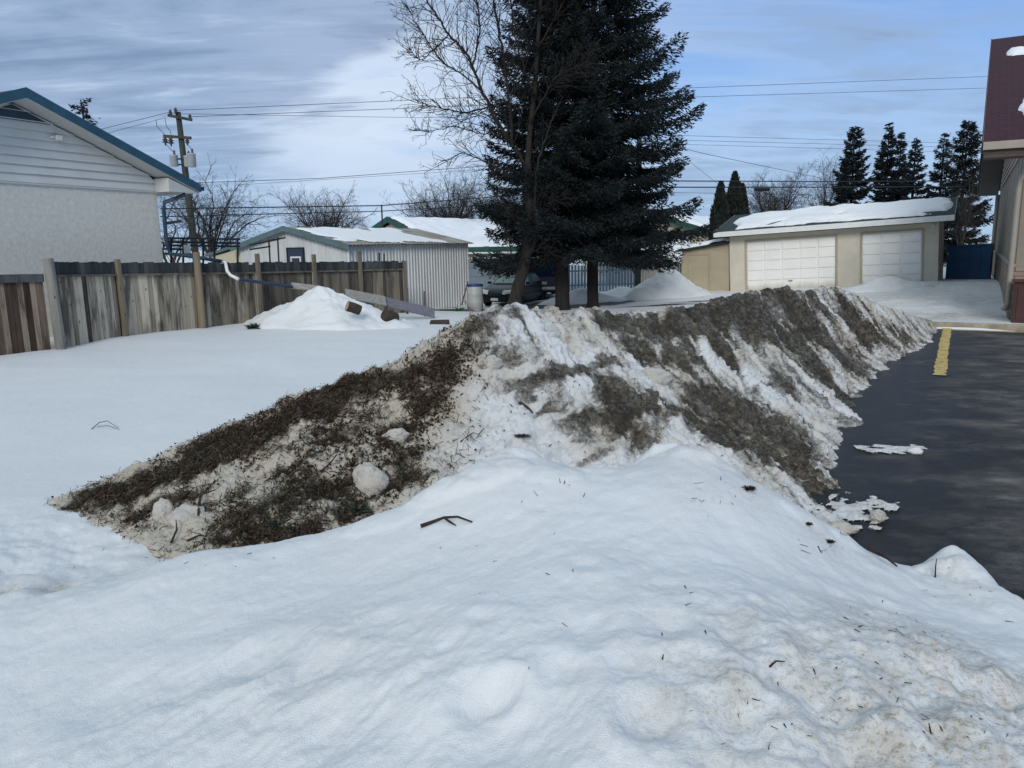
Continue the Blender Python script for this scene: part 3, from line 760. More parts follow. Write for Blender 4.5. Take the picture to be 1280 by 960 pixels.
# weathered fence wood: each board has its own tone
def fence_wood(name, dark, mid, pale, stain=0.6, knots=True):
    n = N(name)
    t = n.attr('tone')
    g = n.noise(1.0, 6, 0.65, n.coord((26, 26, 1.6)))
    big = n.noise(1.0, 5, 0.65, n.coord((3.0, 3.0, 0.55)))
    x = n.math('ADD', n.math('MULTIPLY', t, 0.75), n.math('MULTIPLY_ADD', g, 0.55, -0.15))
    col = n.ramp(x, [(0.12, dark), (0.45, mid), (0.85, pale)])
    st = n.ramp(big, [(0.47, 0.0), (0.60, 1.0)])
    col = n.mix(n.math('MULTIPLY', st, stain), col, tuple(c * 0.45 for c in dark))
    if knots:
        kn = n.ramp(n.voro(1.0, n.coord((5.0, 5.0, 2.6))), [(0.05, 1.0), (0.13, 0.0)])
        col = n.mix(n.math('MULTIPLY', kn, .85), col, tuple(c * .35 for c in dark))
    n.bump(g, 0.4, 0.01)
    M[name] = n.done(col, 0.9, 0, 0.2)
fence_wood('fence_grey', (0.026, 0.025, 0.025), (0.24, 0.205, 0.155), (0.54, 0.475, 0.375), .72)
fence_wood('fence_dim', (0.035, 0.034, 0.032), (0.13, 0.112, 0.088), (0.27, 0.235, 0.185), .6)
fence_wood('fence_red', (0.022, 0.012, 0.010), (0.105, 0.070, 0.052), (0.28, 0.22, 0.165), .8, False)
fence_wood('post_grey', (0.05, 0.055, 0.052), (0.15, 0.155, 0.145), (0.27, 0.26, 0.23), .3)
fence_wood('post_tan', (0.07, 0.055, 0.040), (0.17, 0.135, 0.095), (0.30, 0.25, 0.18), .3)
fence_wood('band_wood', (0.028, 0.032, 0.036), (0.075, 0.080, 0.082), (0.16, 0.16, 0.155), .6, False)
fence_wood('pole_wood', (0.020, 0.026, 0.022), (0.050, 0.056, 0.046), (0.10, 0.10, 0.085), .4, False)
n = N('burgundy_shingle')
br = n.nt.nodes.new('ShaderNodeTexBrick')
n.nt.links.new(n.coord((1, 1, 1), rot=(0, 0, R_(90))), br.inputs['Vector'])
br.inputs['Scale'].default_value = 1.0; br.inputs['Brick Width'].default_value = 0.35; br.inputs['Row Height'].default_value = 0.16
br.inputs['Mortar Size'].default_value = 0.035; br.inputs['Color1'].default_value = (0.030, 0.004, 0.012, 1); br.inputs['Color2'].default_value = (0.062, 0.009, 0.024, 1)
br.inputs['Mortar'].default_value = (0.010, 0.003, 0.007, 1)
M['burgundy_shingle'] = n.done(n.mix(0.35, br.outputs[0], n.ramp(n.noise(2.2, 5, .65), [(0.3, (0.020, 0.003, 0.008)), (0.7, (0.070, 0.012, 0.026))])), 0.9)
n = N('stone_brick')
br = n.nt.nodes.new('ShaderNodeTexBrick')
sx = n.nt.nodes.new('ShaderNodeSeparateXYZ'); n.nt.links.new(n.tc.outputs['Object'], sx.inputs[0])
cm = n.nt.nodes.new('ShaderNodeCombineXYZ'); n.nt.links.new(n.math('ADD', sx.outputs[0], sx.outputs[1]), cm.inputs[0]); n.nt.links.new(sx.outputs[2], cm.inputs[1])
n.nt.links.new(cm.outputs[0], br.inputs['Vector'])
br.inputs['Scale'].default_value = 1.0; br.inputs['Brick Width'].default_value = 0.45; br.inputs['Row Height'].default_value = 0.13
br.inputs['Mortar Size'].default_value = 0.012; br.inputs['Color1'].default_value = (0.20, 0.15, 0.115, 1); br.inputs['Color2'].default_value = (0.33, 0.255, 0.20, 1)
br.inputs['Mortar'].default_value = (0.09, 0.075, 0.065, 1)
M['stone_brick'] = n.done(br.outputs[0], 0.9)

def local_of(root):                        # a function from world points to a thing's own space
    bpy.context.view_layer.update()
    inv = Matrix.LocRotScale(root.location, root.rotation_euler, None).inverted()
    return lambda p: inv @ Vector(p)
def slab(mb, pts, th):                     # roof slab: top face polygon, thickness downwards
    return mb.prism(pts, (0, 0, -th))
def snow_cap(name, parent, o, eu, ev, thick=0.16, seed=0, nu=90, nv=40, edge=0.25, rag=0.35, u0=0.02, u1=0.98, v0=0.03, v1=0.97, holes=(), round_u=(0, 0)):
    """a blanket of snow lying on the roof plane o + u*eu + v*ev"""
    o = Vector(o); eu = Vector(eu); ev = Vector(ev); nn = eu.cross(ev).normalized()
    if nn.z < 0: nn = -nn
    U, V = np.meshgrid(np.linspace(0, 1, nu), np.linspace(0, 1, nv), indexing='ij')
    Lu, Lv = eu.length, ev.length
    a = U * Lu; b = V * Lv
    w = rag * fbm(a * .9 + seed, b * .9, 300 + seed, 4)
    dist = np.minimum(np.minimum(a - u0 * Lu - round_u[0] * (2 * V - 1) ** 2, u1 * Lu - a - round_u[1] * (2 * V - 1) ** 2), np.minimum(b - v0 * Lv, v1 * Lv - b)) + w * .6
    for (hu, hv, ru, rv, sl) in holes:
        dist = np.minimum(dist, (np.sqrt(((U - hu) / ru) ** 2 + ((V - hv - sl * (U - hu)) / rv) ** 2) - 1) * min(ru * Lu, rv * Lv) + w * .15)
    h = thick * np.sqrt(np.clip(dist / edge, 0, 1)) * (1 + .45 * fbm(a * .7, b * .7, 330 + seed, 3))
    h = np.where(dist <= 0, -0.01, h)
    P = np.zeros((nu, nv, 3))
    for i in range(3): P[..., i] = o[i] + U * eu[i] + V * ev[i] + nn[i] * (h + .008)
    keep = (dist > 0)
    mk = keep[:-1, :-1] | keep[1:, :-1] | keep[:-1, 1:] | keep[1:, 1:]
    return grid_mesh(name, P, 'roof_snow', parent, mask=mk)

# ================================================================== stucco house on the left
def stucco_house():
    e = Vector((0.408, 0.913, 0)).normalized(); a = math.atan2(e.y, e.x)
    t = thing('stucco_house', 'pale grey stucco house with blue-edged gable roof behind the tall board fence', 'house', (-9.78, 22.0, 0.2), a)
    L = local_of(t)
    zs = at(205, 239.5, 22).z - .2                      # bottom of the siding
    GO = 0.6                                            # gable overhang (-y)
    def onwall(px, py, yl):                             # where the picture's line of sight meets the local plane y = yl
        o = L((0, 0, CAM_H)); d = L(Vector((0, 0, CAM_H)) + ray(px, py)) - o; k = (yl - o.y) / d.y; return o + d * k
    pk_ = onwall(33, 110, -GO); ev_ = onwall(250, 231, -GO); PK, zr, EV, ze = pk_.x, pk_.z, ev_.x, ev_.z
    zs = onwall(205, 239.5, 0).z
    sl = (zr - ze) / (EV - PK)
    D = 9.0
    m = MB(); m.box(2 * PK, 0, 0, D, -.4, zs); m.build('wall', 'stucco_grey', t)
    # lapped gable siding
    m = MB(); zb = zs; row = 0.20
    zt = lambda x: zr - abs(x - PK) * sl - .26
    k = 0
    while zb < zr - .32:
        z1 = min(zb + row, zr - .28)
        x1 = PK + (zr - .26 - zb) / sl; x1t = PK + (zr - .26 - z1) / sl
        x1 = min(x1, 0.0); x1t = min(x1t, 0.0)
        x0, x0t = 2 * PK - x1, 2 * PK - x1t
        m.add([(x0, -.055, zb), (x1, -.055, zb), (x1t, -.008, z1), (x0t, -.008, z1), (x0, .05, zb), (x1, .05, zb), (x1t, .05, z1), (x0t, .05, z1)],
              [(0, 1, 2, 3), (0, 4, 5, 1), (3, 2, 6, 7), (1, 5, 6, 2), (0, 3, 7, 4)])
        zb = z1
    m.build('gable_siding', 'siding_pale', t)
    m = MB(); m.box(2 * PK, 0.0, -.045, -.005, zs - .05, zs - .002); m.build('trim_strip', 'soffit', t)
    # roof slabs
    m = MB()
    for sx in (1, -1):
        xe = PK + sx * (EV - PK)
        slab(m, [(PK, -GO + .03, zr), (xe, -GO + .03, ze), (xe, D + .5, ze), (PK, D + .5, zr)], .10)
    m.build('roof', 'shingle_dark', t)
    m = MB()
    for sx in (1, -1):
        xe = PK + sx * (EV - PK)
        q = [(PK, -GO, zr + .02), (xe, -GO, ze + .02), (xe, -GO, ze - .20), (PK, -GO, zr - .20)]
        m.prism(q, (0, .028, 0))
    m.build('rake_board', 'teal_trim', t)
    m = MB()
    xe = EV
    m.box(xe + .003, xe + .03, -GO, D + .4, ze - .20, ze + .0)
    m.build('eave_board', 'teal_trim', t)
    m = MB()                                            # soffit under the rake and under the eave
    for sx in (1, -1):
        xe = PK + sx * (EV - PK)
        m.hexa([(PK, -GO + .03, zr - .22), (xe, -GO + .03, ze - .22), (xe, 0.04, ze - .22), (PK, 0.04, zr - .22)],
               [(PK, -GO + .03, zr - .13), (xe, -GO + .03, ze - .13), (xe, 0.04, ze - .13), (PK, 0.04, zr - .13)])
    m.box(-.02, EV, .045, D, ze - .25, ze - .225)
    m.build('soffit', 'soffit', t)
    zc0 = zr - .235 - (0 - PK) * sl
    m = MB(); m.prism([(-.05, -GO + .06, ze - .24), (EV - .02, -GO + .06, ze - .24), (EV - .02, -GO + .06, ze - .232), (-.05, -GO + .06, zc0 - .02)], (0, GO - .02, 0)); m.build('eave_return', 'soffit', t)
    m = MB(); m.prism([(PK - .9, -.05, zr - .30 - .9 * sl), (PK + .9, -.05, zr - .30 - .9 * sl), (PK, -.05, zr - .30)], (0, .02, 0)); m.build('attic_vent', 'dark_teal_metal', t)
    # gutter and downspout
    m = MB(); m.box(EV + .035, EV + .15, -GO, D, ze - .16, ze - .05); m.build('gutter', 'dark_teal_metal', t)
    zd = zs + 0.03
    dp = [L(at(228, 238, 22.3)), L(at(228, 244, 22.3)), L(at(204, 253, 22.02)), L(at(203, 262, 22.0)), L(at(206, 300, 22.0)), L(at(210, 317, 21.95)), L(at(240, 321, 22.1)), L(at(277, 327, 22.4))]
    dp = [Vector((p.x, min(p.y, -.03) - .05, p.z)) for p in dp]
    m = MB(); m.tube(dp, .055, 8); m.build('downspout', 'dark_teal_metal', t, smooth=True)
    el = [dp[-1], L(at(282, 328.5, 21.6)), L(at(284, 339, 21.4)), L(at(288, 344, 21.3)), L(at(298, 349, 21.2))]
    m = MB(); m.tube(el, .045, 8); m.build('elbow', 'white_plastic', t, smooth=True)
    # floodlight high on the siding
    p = L(at(84, 171, 19.2)); f = MB()
    f.box(p.x - .06, p.x + .10, -.16, -.03, p.z - .06, p.z + .06); f.box(p.x - .18, p.x - .08, -.12, -.03, p.z - .02, p.z + .03); f.build('floodlight', 'white_plastic', t, bevel=.015)
    return t
stucco_house()

# ================================================================== board fence
def board_fence():
    pts = [(57, 16.8, 327.5, 323), (143, 18.9, 328, 324), (242, 21.0, 328, 315), (318, 23.0, 328, 317), (389, 25.0, 327.5, 318), (447, 26.6, 327, 314), (503, 27.9, 326, 326)]
    c = at(57, 330, 16.8)
    t = thing('board_fence', 'long weathered grey board fence with tall posts in front of the stucco house', 'fence', (c.x, c.y, 0.2))
    rn = random.Random(3); off = Vector((c.x, c.y, 0.2))
    P = [(at(a, tp, Y) - off, at(a, pt, Y) - off) for a, Y, tp, pt in pts]
    gz_ = lambda x, y: zat(x + off.x, y + off.y) - off.z - .12
    for i in range(len(P) - 1):
        p0, p1 = P[i][0], P[i + 1][0]
        d = Vector((p1.x - p0.x, p1.y - p0.y, 0)); L = d.length; d.normalize(); nn = Vector((d.y, -d.x, 0))
        bh = 0.30
        m = MB(); x = 0.02
        while x < L - .02:
            w = rn.uniform(.125, .15); w = min(w, L - .01 - x)
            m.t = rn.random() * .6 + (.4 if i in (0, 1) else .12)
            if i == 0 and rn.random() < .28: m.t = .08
            g0 = p0 + d * x; g1 = p0 + d * (x + w - .008); k0 = (x) / L; k1 = (x + w) / L
            zt0 = p0.z + (p1.z - p0.z) * k0 - bh + .02; zb0 = gz_(g0.x, g0.y)
            th = .02 + rn.uniform(0, .008); dz = rn.uniform(-.01, .01)
            A = [Vector((g0.x, g0.y, zb0)) + nn * .0, Vector((g1.x, g1.y, zb0)), Vector((g1.x, g1.y, zb0)) + nn * th, Vector((g0.x, g0.y, zb0)) + nn * th]
            B = [Vector((q.x, q.y, zt0 + dz)) for q in A]
            m.hexa(A, B); x += w
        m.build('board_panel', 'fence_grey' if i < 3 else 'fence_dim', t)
        m = MB(); x = 0.0                      # short band of boards along the top
        while x < L - .02:
            w = min(rn.uniform(.14, .16), L - x); m.t = rn.random() * .5
            g0 = p0 + d * x; g1 = p0 + d * (x + w - .006)
            z1 = p0.z + (p1.z - p0.z) * x / L + rn.uniform(-.018, .018) - (.05 if rn.random() < .06 else 0); z0 = p0.z + (p1.z - p0.z) * x / L - bh
            A = [Vector((g0.x, g0.y, z0)) + nn * .03, Vector((g1.x, g1.y, z0)) + nn * .03, Vector((g1.x, g1.y, z0)) + nn * .055, Vector((g0.x, g0.y, z0)) + nn * .055]
            m.hexa(A, [Vector((q.x, q.y, z1 + rn.uniform(-.006, .006))) for q in A]); x += w
        m.build('top_band', 'band_wood', t)
        m = MB(); m.t = .5
        m.bar(p0 + nn * .075 + Vector((0, 0, -bh)), p1 + nn * .075 + Vector((0, 0, -bh)), .04, .05); m.build('rail', 'fence_dim', t)
    for i, (b, tp) in enumerate(P):
        d = P[min(i + 1, len(P) - 1)][0] - P[max(i - 1, 0)][0]; d.z = 0; d.normalize(); nn = Vector((d.y, -d.x, 0))
        q = b + nn * .13; m = MB(); m.t = .55 if i else .8
        lean = -.05 if i < 2 else 0.0
        z0 = gz_(q.x, q.y) - .2
        w = .085 if i else .10
        if i in (2,):
            m.tube([(q.x, q.y, z0), (q.x + lean, q.y, tp.z)], [.11, .09], 10)
        elif i == 0:
            m.tube([(q.x, q.y, z0), (q.x + lean, q.y, tp.z)], [.115, .10], 12)
        else:
            m.bar((q.x, q.y, z0), (q.x + lean * .6, q.y, tp.z), w * 1.2, w * 1.2, up=nn)
        m.build('post', 'post_grey' if i == 0 else 'post_tan' if i < 3 else 'fence_dim', t)
    return t
board_fence()
def red_fence():
    a = at(-60, 343, 15.2); b = at(52, 341.5, 16.7); off = Vector((b.x, b.y, .2))
    t = thing('low_fence', 'reddish brown board fence section left of the round grey post', 'fence', off)
    rn = random.Random(8); d = Vector((b.x - a.x, b.y - a.y, 0)); L = d.length; d.normalize(); nn = Vector((d.y, -d.x, 0))
    m = MB(); x = 0
    while x < L - .02:
        w = min(rn.uniform(.12, .15), L - x); m.t = rn.random()
        g0 = a + d * x - off; g1 = a + d * (x + w - .01) - off
        zb = zat(g0.x + off.x, g0.y + off.y) - off.z - .12; zt = a.z + (b.z - a.z) * x / L - off.z - .14
        A = [Vector((g0.x, g0.y, zb)), Vector((g1.x, g1.y, zb)), Vector((g1.x, g1.y, zb)) + nn * .02, Vector((g0.x, g0.y, zb)) + nn * .02]
        m.hexa(A, [Vector((q.x, q.y, zt)) for q in A]); x += w
    m.build('board_panel', 'fence_red', t)
    m = MB(); m.bar(a - off + nn * .04 + Vector((0, 0, -.10)), b - off + nn * .04 + Vector((0, 0, -.10)), .06, .17); m.t = .2; m.build('rail', 'band_wood', t)
red_fence()
def shelter():
    a = at(-40, 345, 16.0); b = at(124, 330, 19.6)
    t = thing('low_shelter', 'low dark shelter with rounded snow on top behind the fence', 'shelter', (-11.6, 18.2, .2), R_(66))
    L = local_of(t); zt = at(80, 331, 18.6).z - .2
    m = MB(); m.box(-3.0, 1.5, 0.1, 1.0, zt - .22, zt - .06); m.build('roof', 'shingle_dark', t)
    for x in (-2.8, 1.3):
        for y in (.2, .9):
            m = MB(); m.box(x - .05, x + .05, y - .05, y + .05, -.2, zt - .221); m.build('post', 'fence_dim', t)
    snow_cap('snow_cap', t, (-3.0, 0.05, zt - .06), (4.55, 0, 0), (0, 1.0, 0), .24, 3, edge=.5, rag=.1, u0=0, u1=1, v0=0, v1=1)
shelter()

# ================================================================== white metal shed and what is near it
def metal_shed():
    c = Vector((-5.70, 27.6, 0))
    a = math.atan2(DA.y, DA.x)                           # local x runs along the ribbed side wall, local y to the left-back
    t = thing('metal_shed', 'white ribbed metal shed with grey-green trim and rusty low roof behind the fence', 'shed', (c.x, c.y, -.35), a)
    L = local_of(t)
    ze = at(442, 305.5, 27.6).z + .35; W = 5.6; pk = 2.9
    zr = at(364, 286, 29.2).z + .35; Ls = 7.6
    def ribs(mb, ax, n, z0, ztop, flip=False):           # trapezoid ribs along x (ax=0) or y (ax=1)
        step = .19; x = 0
        while x < n - .001:
            for (u0, u1, o0, o1) in ((0, .10, 0, 0), (.10, .125, 0, .035), (.125, .165, .035, .035), (.165, .19, .035, 0)):
                xa, xb = min(x + u0, n), min(x + u1, n)
                if xb <= xa: continue
                za, zb = ztop(xa), ztop(xb)
                if ax == 0: q = [(xa, -o0, z0), (xb, -o1, z0), (xb, -o1, zb), (xa, -o0, za)]
                else: q = [(-o0, xa, z0), (-o1, xb, z0), (-o1, xb, zb), (-o0, xa, za)]
                mb.add(q, [(0, 1, 2, 3)])
            x += step
    m = MB(); ribs(m, 0, Ls, -.2, lambda x: ze); m.box(0.0, Ls, .02, .06, -.2, ze); m.build('side_wall', 'metal_cladding', t)
    gt = lambda y: ze + (zr - ze) * (y / pk if y < pk else max(0, (W - y) / (W - pk)))
    m = MB(); ribs(m, 1, W, -.2, gt); m.prism([(.02, 0, -.2), (.02, W, -.2), (.02, W, ze), (.02, pk, zr), (.02, 0, ze)], (.04, 0, 0)); m.build('gable_wall', 'metal_cladding', t)
    m = MB(); m.box(Ls - .04, Ls, .07, W, -.2, ze); m.box(.07, Ls, W - .04, W, -.2, ze); m.build('rear_wall', 'metal_cladding', t)
    # roof of corrugated sheet
    rf = MB(); nn = 84; e0, e1 = -.22, Ls + .22
    for (y0, z0, y1, z1) in ((-.22, ze - .02, pk, zr + .06), (pk, zr + .06, W + .22, ze - .02)):
        for i in range(nn):
            xa = e0 + (e1 - e0) * i / nn; xb = e0 + (e1 - e0) * (i + 1) / nn; oa = .022 * (i % 2); ob = .022 * ((i + 1) % 2)
            rf.add([(xa, y0, z0 + oa), (xb, y0, z0 + ob), (xb, y1, z1 + ob), (xa, y1, z1 + oa)], [(0, 1, 2, 3)])
            rf.add([(xa, y0, z0 + oa - .03), (xb, y0, z0 + ob - .03), (xb, y1, z1 + ob - .03), (xa, y1, z1 + oa - .03)], [(3, 2, 1, 0)])
    rf.build('roof', 'rusty_roof', t)
    snow_cap('roof_snow', t, (e0, -.22, ze + .02), (e1 - e0, 0, 0), (0, pk + .22, zr - ze + .08), .035, 8, 120, 40, .3, 1.2, u0=.03, u1=.72, v0=.12, v1=.86)
    m = MB()
    for (y0, z0, y1, z1) in ((-.25, ze - .02, pk, zr + .08), (pk, zr + .08, W + .25, ze - .02)):
        m.prism([(-.26, y0, z0 + .03), (-.26, y1, z1 + .03), (-.26, y1, z1 - .17), (-.26, y0, z0 - .17)], (.03, 0, 0))
    m.build('rake_trim', 'grey_green_trim', t)
    m = MB(); m.box(-.06, .0, -.06, -.0, -.2, ze - .05); m.build('corner_trim', 'white_paint', t)
    # lean-to
    z2 = at(271, 321, 31).z + .35
    m = MB(); m.prism([(.15, W + .02, -.2), (.15, W + 1.9, -.2), (.15, W + 1.9, z2), (.15, W + .02, ze - .05)], (3.4, 0, 0)); m.build('lean_to', 'cream_paint', t)
    m = MB(); m.prism([(0, W - .1, ze + .06), (0, W + 2.1, z2 + .0), (0, W + 2.1, z2 + .10), (0, W - .1, ze + .16)], (3.7, 0, 0)); m.build('lean_to_roof', 'grey_green_trim', t)
    # blue window with a white frame in front of it
    yw = [L(at(q, 318, 28.8)).y for q in (383, 352)]
    zw0, zw1 = .9, at(368, 311, 28.8).z + .35
    y0, y1 = min(yw), max(yw)
    m = MB(); m.box(-.06, -.038, y0, y1, zw0, zw1); w = m.build('window', 'dark_glass', t)
    m = MB()
    for (a0, a1, b0, b1) in ((y0 - .05, y1 + .05, zw1, zw1 + .05), (y0 - .05, y0, zw0, zw1), (y1, y1 + .05, zw0, zw1)): m.box(-.075, -.036, a0, a1, b0, b1)
    m.build('frame', 'black_metal', w)
    m = MB(); yy0 = y0 + .1; yy1 = y0 + .62; zz1 = zw1 - .28
    for (a0, a1, b0, b1) in ((yy0, yy1, zz1 - .06, zz1), (yy0, yy0 + .05, zw0, zz1 - .06), (yy1 - .05, yy1, zw0, zz1 - .06), (yy0 + .051, yy1 - .051, zw0 + .25, zw0 + .29)): m.box(-.10, -.061, a0, a1, b0, b1)
    m.build('sash', 'white_paint', w)
    return t
metal_shed()
def pole_rack(name, label, cat, bars, r, mt='black_metal'):
    c = bars[0][0]; t = thing(name, label, cat, (c.x, c.y, 0))
    for k, (p, q, nm) in enumerate(bars):
        m = MB(); off = Vector((c.x, c.y, 0)); m.tube([p - off, q - off], r, 6); m.build(nm, mt, t)
    return t
# deck railing behind the house corner
bars = []
for px in (214, 229, 254, 268, 297): bars.append((at(px, 298, 25.5), at(px, 352, 25.5), 'post'))
for py in (298, 303, 307): bars.append((at(206, py - .5, 25.5), at(300, py + 1, 25.5), 'rail'))
for py in (311, 317): bars.append((at(206, py, 25.5), at(240, py + 1, 25.5), 'rail'))
pole_rack('deck_railing', 'dark metal deck railing beside the stucco house corner', 'railing', bars, .035)
m = MB(); p = at(235, 307, 25.45); m.box(p.x - .12, p.x + .1, p.y - .09, p.y - .04, p.z - .25, p.z + .02)
tag(m.build('meter_box', 'white_plastic', bevel=.02), 'small white box hanging on the dark deck railing', 'box')
bpy.data.objects['meter_box'].location = (0, 0, 0)
bars = [(at(336, 299, 27.4), at(338, 336, 27.4), 'post'), (at(347, 296, 27.4), at(349, 336, 27.4), 'post'), (at(312, 306, 27.4), at(349, 299, 27.4), 'rail'), (at(312, 312, 27.4), at(338, 308, 27.4), 'rail'), (at(339, 300, 27.4), at(357, 297, 27.4), 'rail')]
pole_rack('drying_rack', 'thin dark pipe frame standing in front of the white shed gable', 'rack', bars, .03)
bars = [(at(474, 316, 28.3), at(474, 331, 28.3), 'post'), (at(480, 317, 28.3), at(480, 331, 28.3), 'post')]
pole_rack('pipe_stub', 'pair of short dark pipes rising above the fence beside the shed wall', 'pipes', bars, .03)

def plank(name, label, a, b, w, th, mt, cat='plank', group=None):
    a = Vector(a); b = Vector(b); m = MB(); m.bar(Vector((0, 0, 0)), b - a, w, th, up=(.25, -.7, .66))
    o = m.build(name, mt, bevel=.006); o.location = a
    return tag(o, label, cat, group)
plank('drain_pipe', 'long dark blue drain pipe sloping along the fence from the white elbow', at(298, 349, 21.25), at(366, 358.5, 22.6), .065, .065, 'blue_plank', 'pipe')
plank('short_plank', 'short grey plank sticking out of the left side of the white snow pile', at(364, 357, 22.8), at(398, 361, 23.0), .22, .05, 'grey_plank')
plank('grey_board', 'pale grey sloping plank beside the top of the white snow pile', at(432, 367, 23.5), at(482, 376.5, 24.2), .36, .05, 'grey_plank')
plank('long_plank', 'long mauve plank sloping down to the snow by the fence end', at(476, 376, 24.3), at(543, 391.5, 25.0), .36, .05, 'mauve_plank')

# wood left in the snow
def log(label, a, b, r, seed=0, end='log_end'):
    a = Vector(a); b = Vector(b); t = thing('log', label, 'log', a)
    m = MB(); m.tube([(0, 0, 0), (b - a) * .5 + Vector((0, 0, .01)), b - a], [r, r * 1.03, r * .97], 14); m.build('bark', 'log_bark', t, smooth=False)
    d = (b - a).normalized(); m = MB(); m.tube([-d * .012, Vector((0, 0, 0))], [r * .93, r * .93], 14); m.build('cut_end', end, t)
    return t
log('thick cut log with pale sawn end on the snow pile', at(434, 382.5, 20.6), at(450, 388, 20.75), .14)
log('dark log stub poking out of the snow under the long plank', at(481, 395, 21.3), at(494, 398, 21.6), .17, end='log_bark')
p = on_ground(549, 405, 0.1); m = MB(); m.hexa([(-.30, -.12, -.05), (.30, -.12, -.05), (.30, .14, -.05), (-.30, .14, -.05)], [(-.25, -.10, .11), (.29, -.12, .10), (.29, .12, .12), (-.24, .10, .12)])
o = m.build('wood_block', 'log_bark', bevel=.015); o.location = p; tag(o, 'dark wooden block lying alone on the snow behind the bank', 'block')
c1 = Vector((0, 0, 0))
# snow piles
def snow_pile(label, px, py_top, py_base, Y, rx, ry, seed, px_l=None, rot=0.0, skirt=1.0):
    top = at(px, py_top, Y); zb = zat(top.x, top.y); h = top.z - zb
    nr, nt = 46, 90
    R, T = np.meshgrid(np.linspace(0, 1, nr), np.linspace(0, 2 * np.pi, nt, endpoint=False), indexing='ij')
    ex = 1 + .16 * fbm(np.cos(T) * 1.5 + seed, np.sin(T) * 1.5, 400 + seed, 3)
    x = R * np.cos(T) * rx * ex; y = R * np.sin(T) * ry * ex
    xr = x * math.cos(rot) - y * math.sin(rot); yr = x * math.sin(rot) + y * math.cos(rot)
    pr = np.clip(1.06 * (1 - R) - .06 * np.cos(R * np.pi) * skirt, -1, 2)
    pr = (1 - R) ** 1.25
    pr = np.where(R < .16, pr - .45 * (.16 - R) * (1 - R / .16) , pr)
    z = h * pr + .17 * h * fbm(xr * .9, yr * .9, 410 + seed, 5) * (1 - R) ** .4 * sstep(0, .25, R) + .10 * h * cells(xr * 2.1, yr * 2.1, 430 + seed, .5) * (1 - R) ** .5 * sstep(0, .3, R) + .05 * h * fbm(xr * 4, yr * 4, 440 + seed, 3)
    gzz, _, _ = ground_z(xr + top.x, yr + top.y)
    z = z + (gzz - zb) * R - .10 * sstep(.85, 1, R)
    o = grid_mesh('snow_pile', np.stack([xr, yr, z], -1), 'snow', attrs={'dirt': np.clip(.25 * fbm(xr * 1.2, yr * 2, 420 + seed, 4), 0, 1)}, wrap=True)
    o.location = (top.x, top.y, zb); return tag(o, label, 'snow pile')
snow_pile('tall clean white snow pile heaped against the board fence', 402, 354, 405, 22.0, 2.75, 1.55, 1, rot=-.2)
snow_pile('pointed white snow pile beside the utility pole and beige lean-to', 832, 332, 372, 34.5, 2.3, 1.5, 2)
snow_pile('low snow mound along the blue picket fence behind the spruce trunks', 728, 358, 376, 34.0, 2.0, 1.0, 3)
snow_pile('small snow mound right of the second spruce trunk by the blue fence', 776, 357, 370, 35.5, 1.8, 1.0, 4)
snow_pile('broken heap of plowed snow in front of the second garage door', 1112, 344, 362, 30.5, 2.2, 1.0, 5)

# little conifer tuft in the field
def tuft(name, label, cat, pos, r, n, seed, mt='needle_green', flat=.6):
    rn = random.Random(seed); m = MB()
    for i in range(n):
        a = rn.uniform(0, 6.28); e = rn.uniform(-.1, 1.2); L = r * rn.uniform(.5, 1.1)
        d = Vector((math.cos(a) * math.cos(e), math.sin(a) * math.cos(e), math.sin(e) * flat)); s = d.cross(Vector((rn.uniform(-1, 1), rn.uniform(-1, 1), rn.uniform(-1, 1)))).normalized() * r * .055
        o = d * L * rn.uniform(.0, .35)
        m.add([o - s * .4, o + s * .4, o + d * L * .6 + s, o + d * L, o + d * L * .6 - s], [(0, 1, 2, 3, 4)])
    o = m.build(name, mt); o.location = pos; return tag(o, label, cat)
tuft('conifer_sprig', 'small dark green conifer sprig on the snow before the fence', 'sprig', on_ground(317, 411, .2) + Vector((0, 0, .02)), .24, 160, 2)

# barrel corner by the shed
def barrel(px, Y, label, s=1.0, lid=True):
    b = at(px, 384, Y); zb = zat(b.x, b.y) - .05
    t = thing('barrel', label, 'barrel', (b.x, b.y, zb)); r = .29 * s; h = .95 * s
    m = MB(); m.lathe((0, 0, 0), [(r * .92, 0), (r, .04), (r, h * .3), (r * 1.035, h * .33), (r, h * .36), (r, h * .64), (r * 1.035, h * .67), (r, h * .7), (r, h - .05), (r * .93, h)], 24); m.build('drum', 'barrel_plastic', t, smooth=True)
    if lid:
        m = MB(); m.lathe((0, 0, h + .003), [(r * 1.05, -.06), (r * 1.06, .0), (r * 1.0, .035), (r * .3, .045)], 24); m.build('lid', 'barrel_lid', t, smooth=True)
    return t
barrel(594, 31.0, 'white plastic barrel with dark blue lid beside the dark sedan', 1.12)
plank('leaning_board', 'pale board leaning on the ground against the white barrel', at(580, 376, 30.3) , at(600, 391, 29.6), .12, .04, 'grey_plank')
plank('red_handle_shovel', 'dark pole leaning at the shed corner behind the barrel', at(577, 381, 31.4), at(585, 352, 31.8), .05, .05, 'rust_brown', 'pole')
p = at(573, 381, 30.6); tuft('green_tarp_scrap', 'crumpled bright green scrap by the shed corner', 'scrap', Vector((p.x, p.y, zat(p.x, p.y) + .05)), .3, 40, 5, 'green_plastic')
def stake(px, y0, y1, Y, label):
    a = at(px, y1, Y); b = at(px, y0, Y); m = MB(); m.bar(Vector((0, 0, -.3)), b - a, .08, .05); m.t = .3
    o = m.build('stake', 'stake_wood'); o.location = a; return tag(o, label, 'stake')
stake(509, 360, 381, 25.2, 'short dark stake in the snow nearest the fence end')
stake(530.5, 364, 386, 26.0, 'thin dark stake in the snow before the middle of the shed wall')

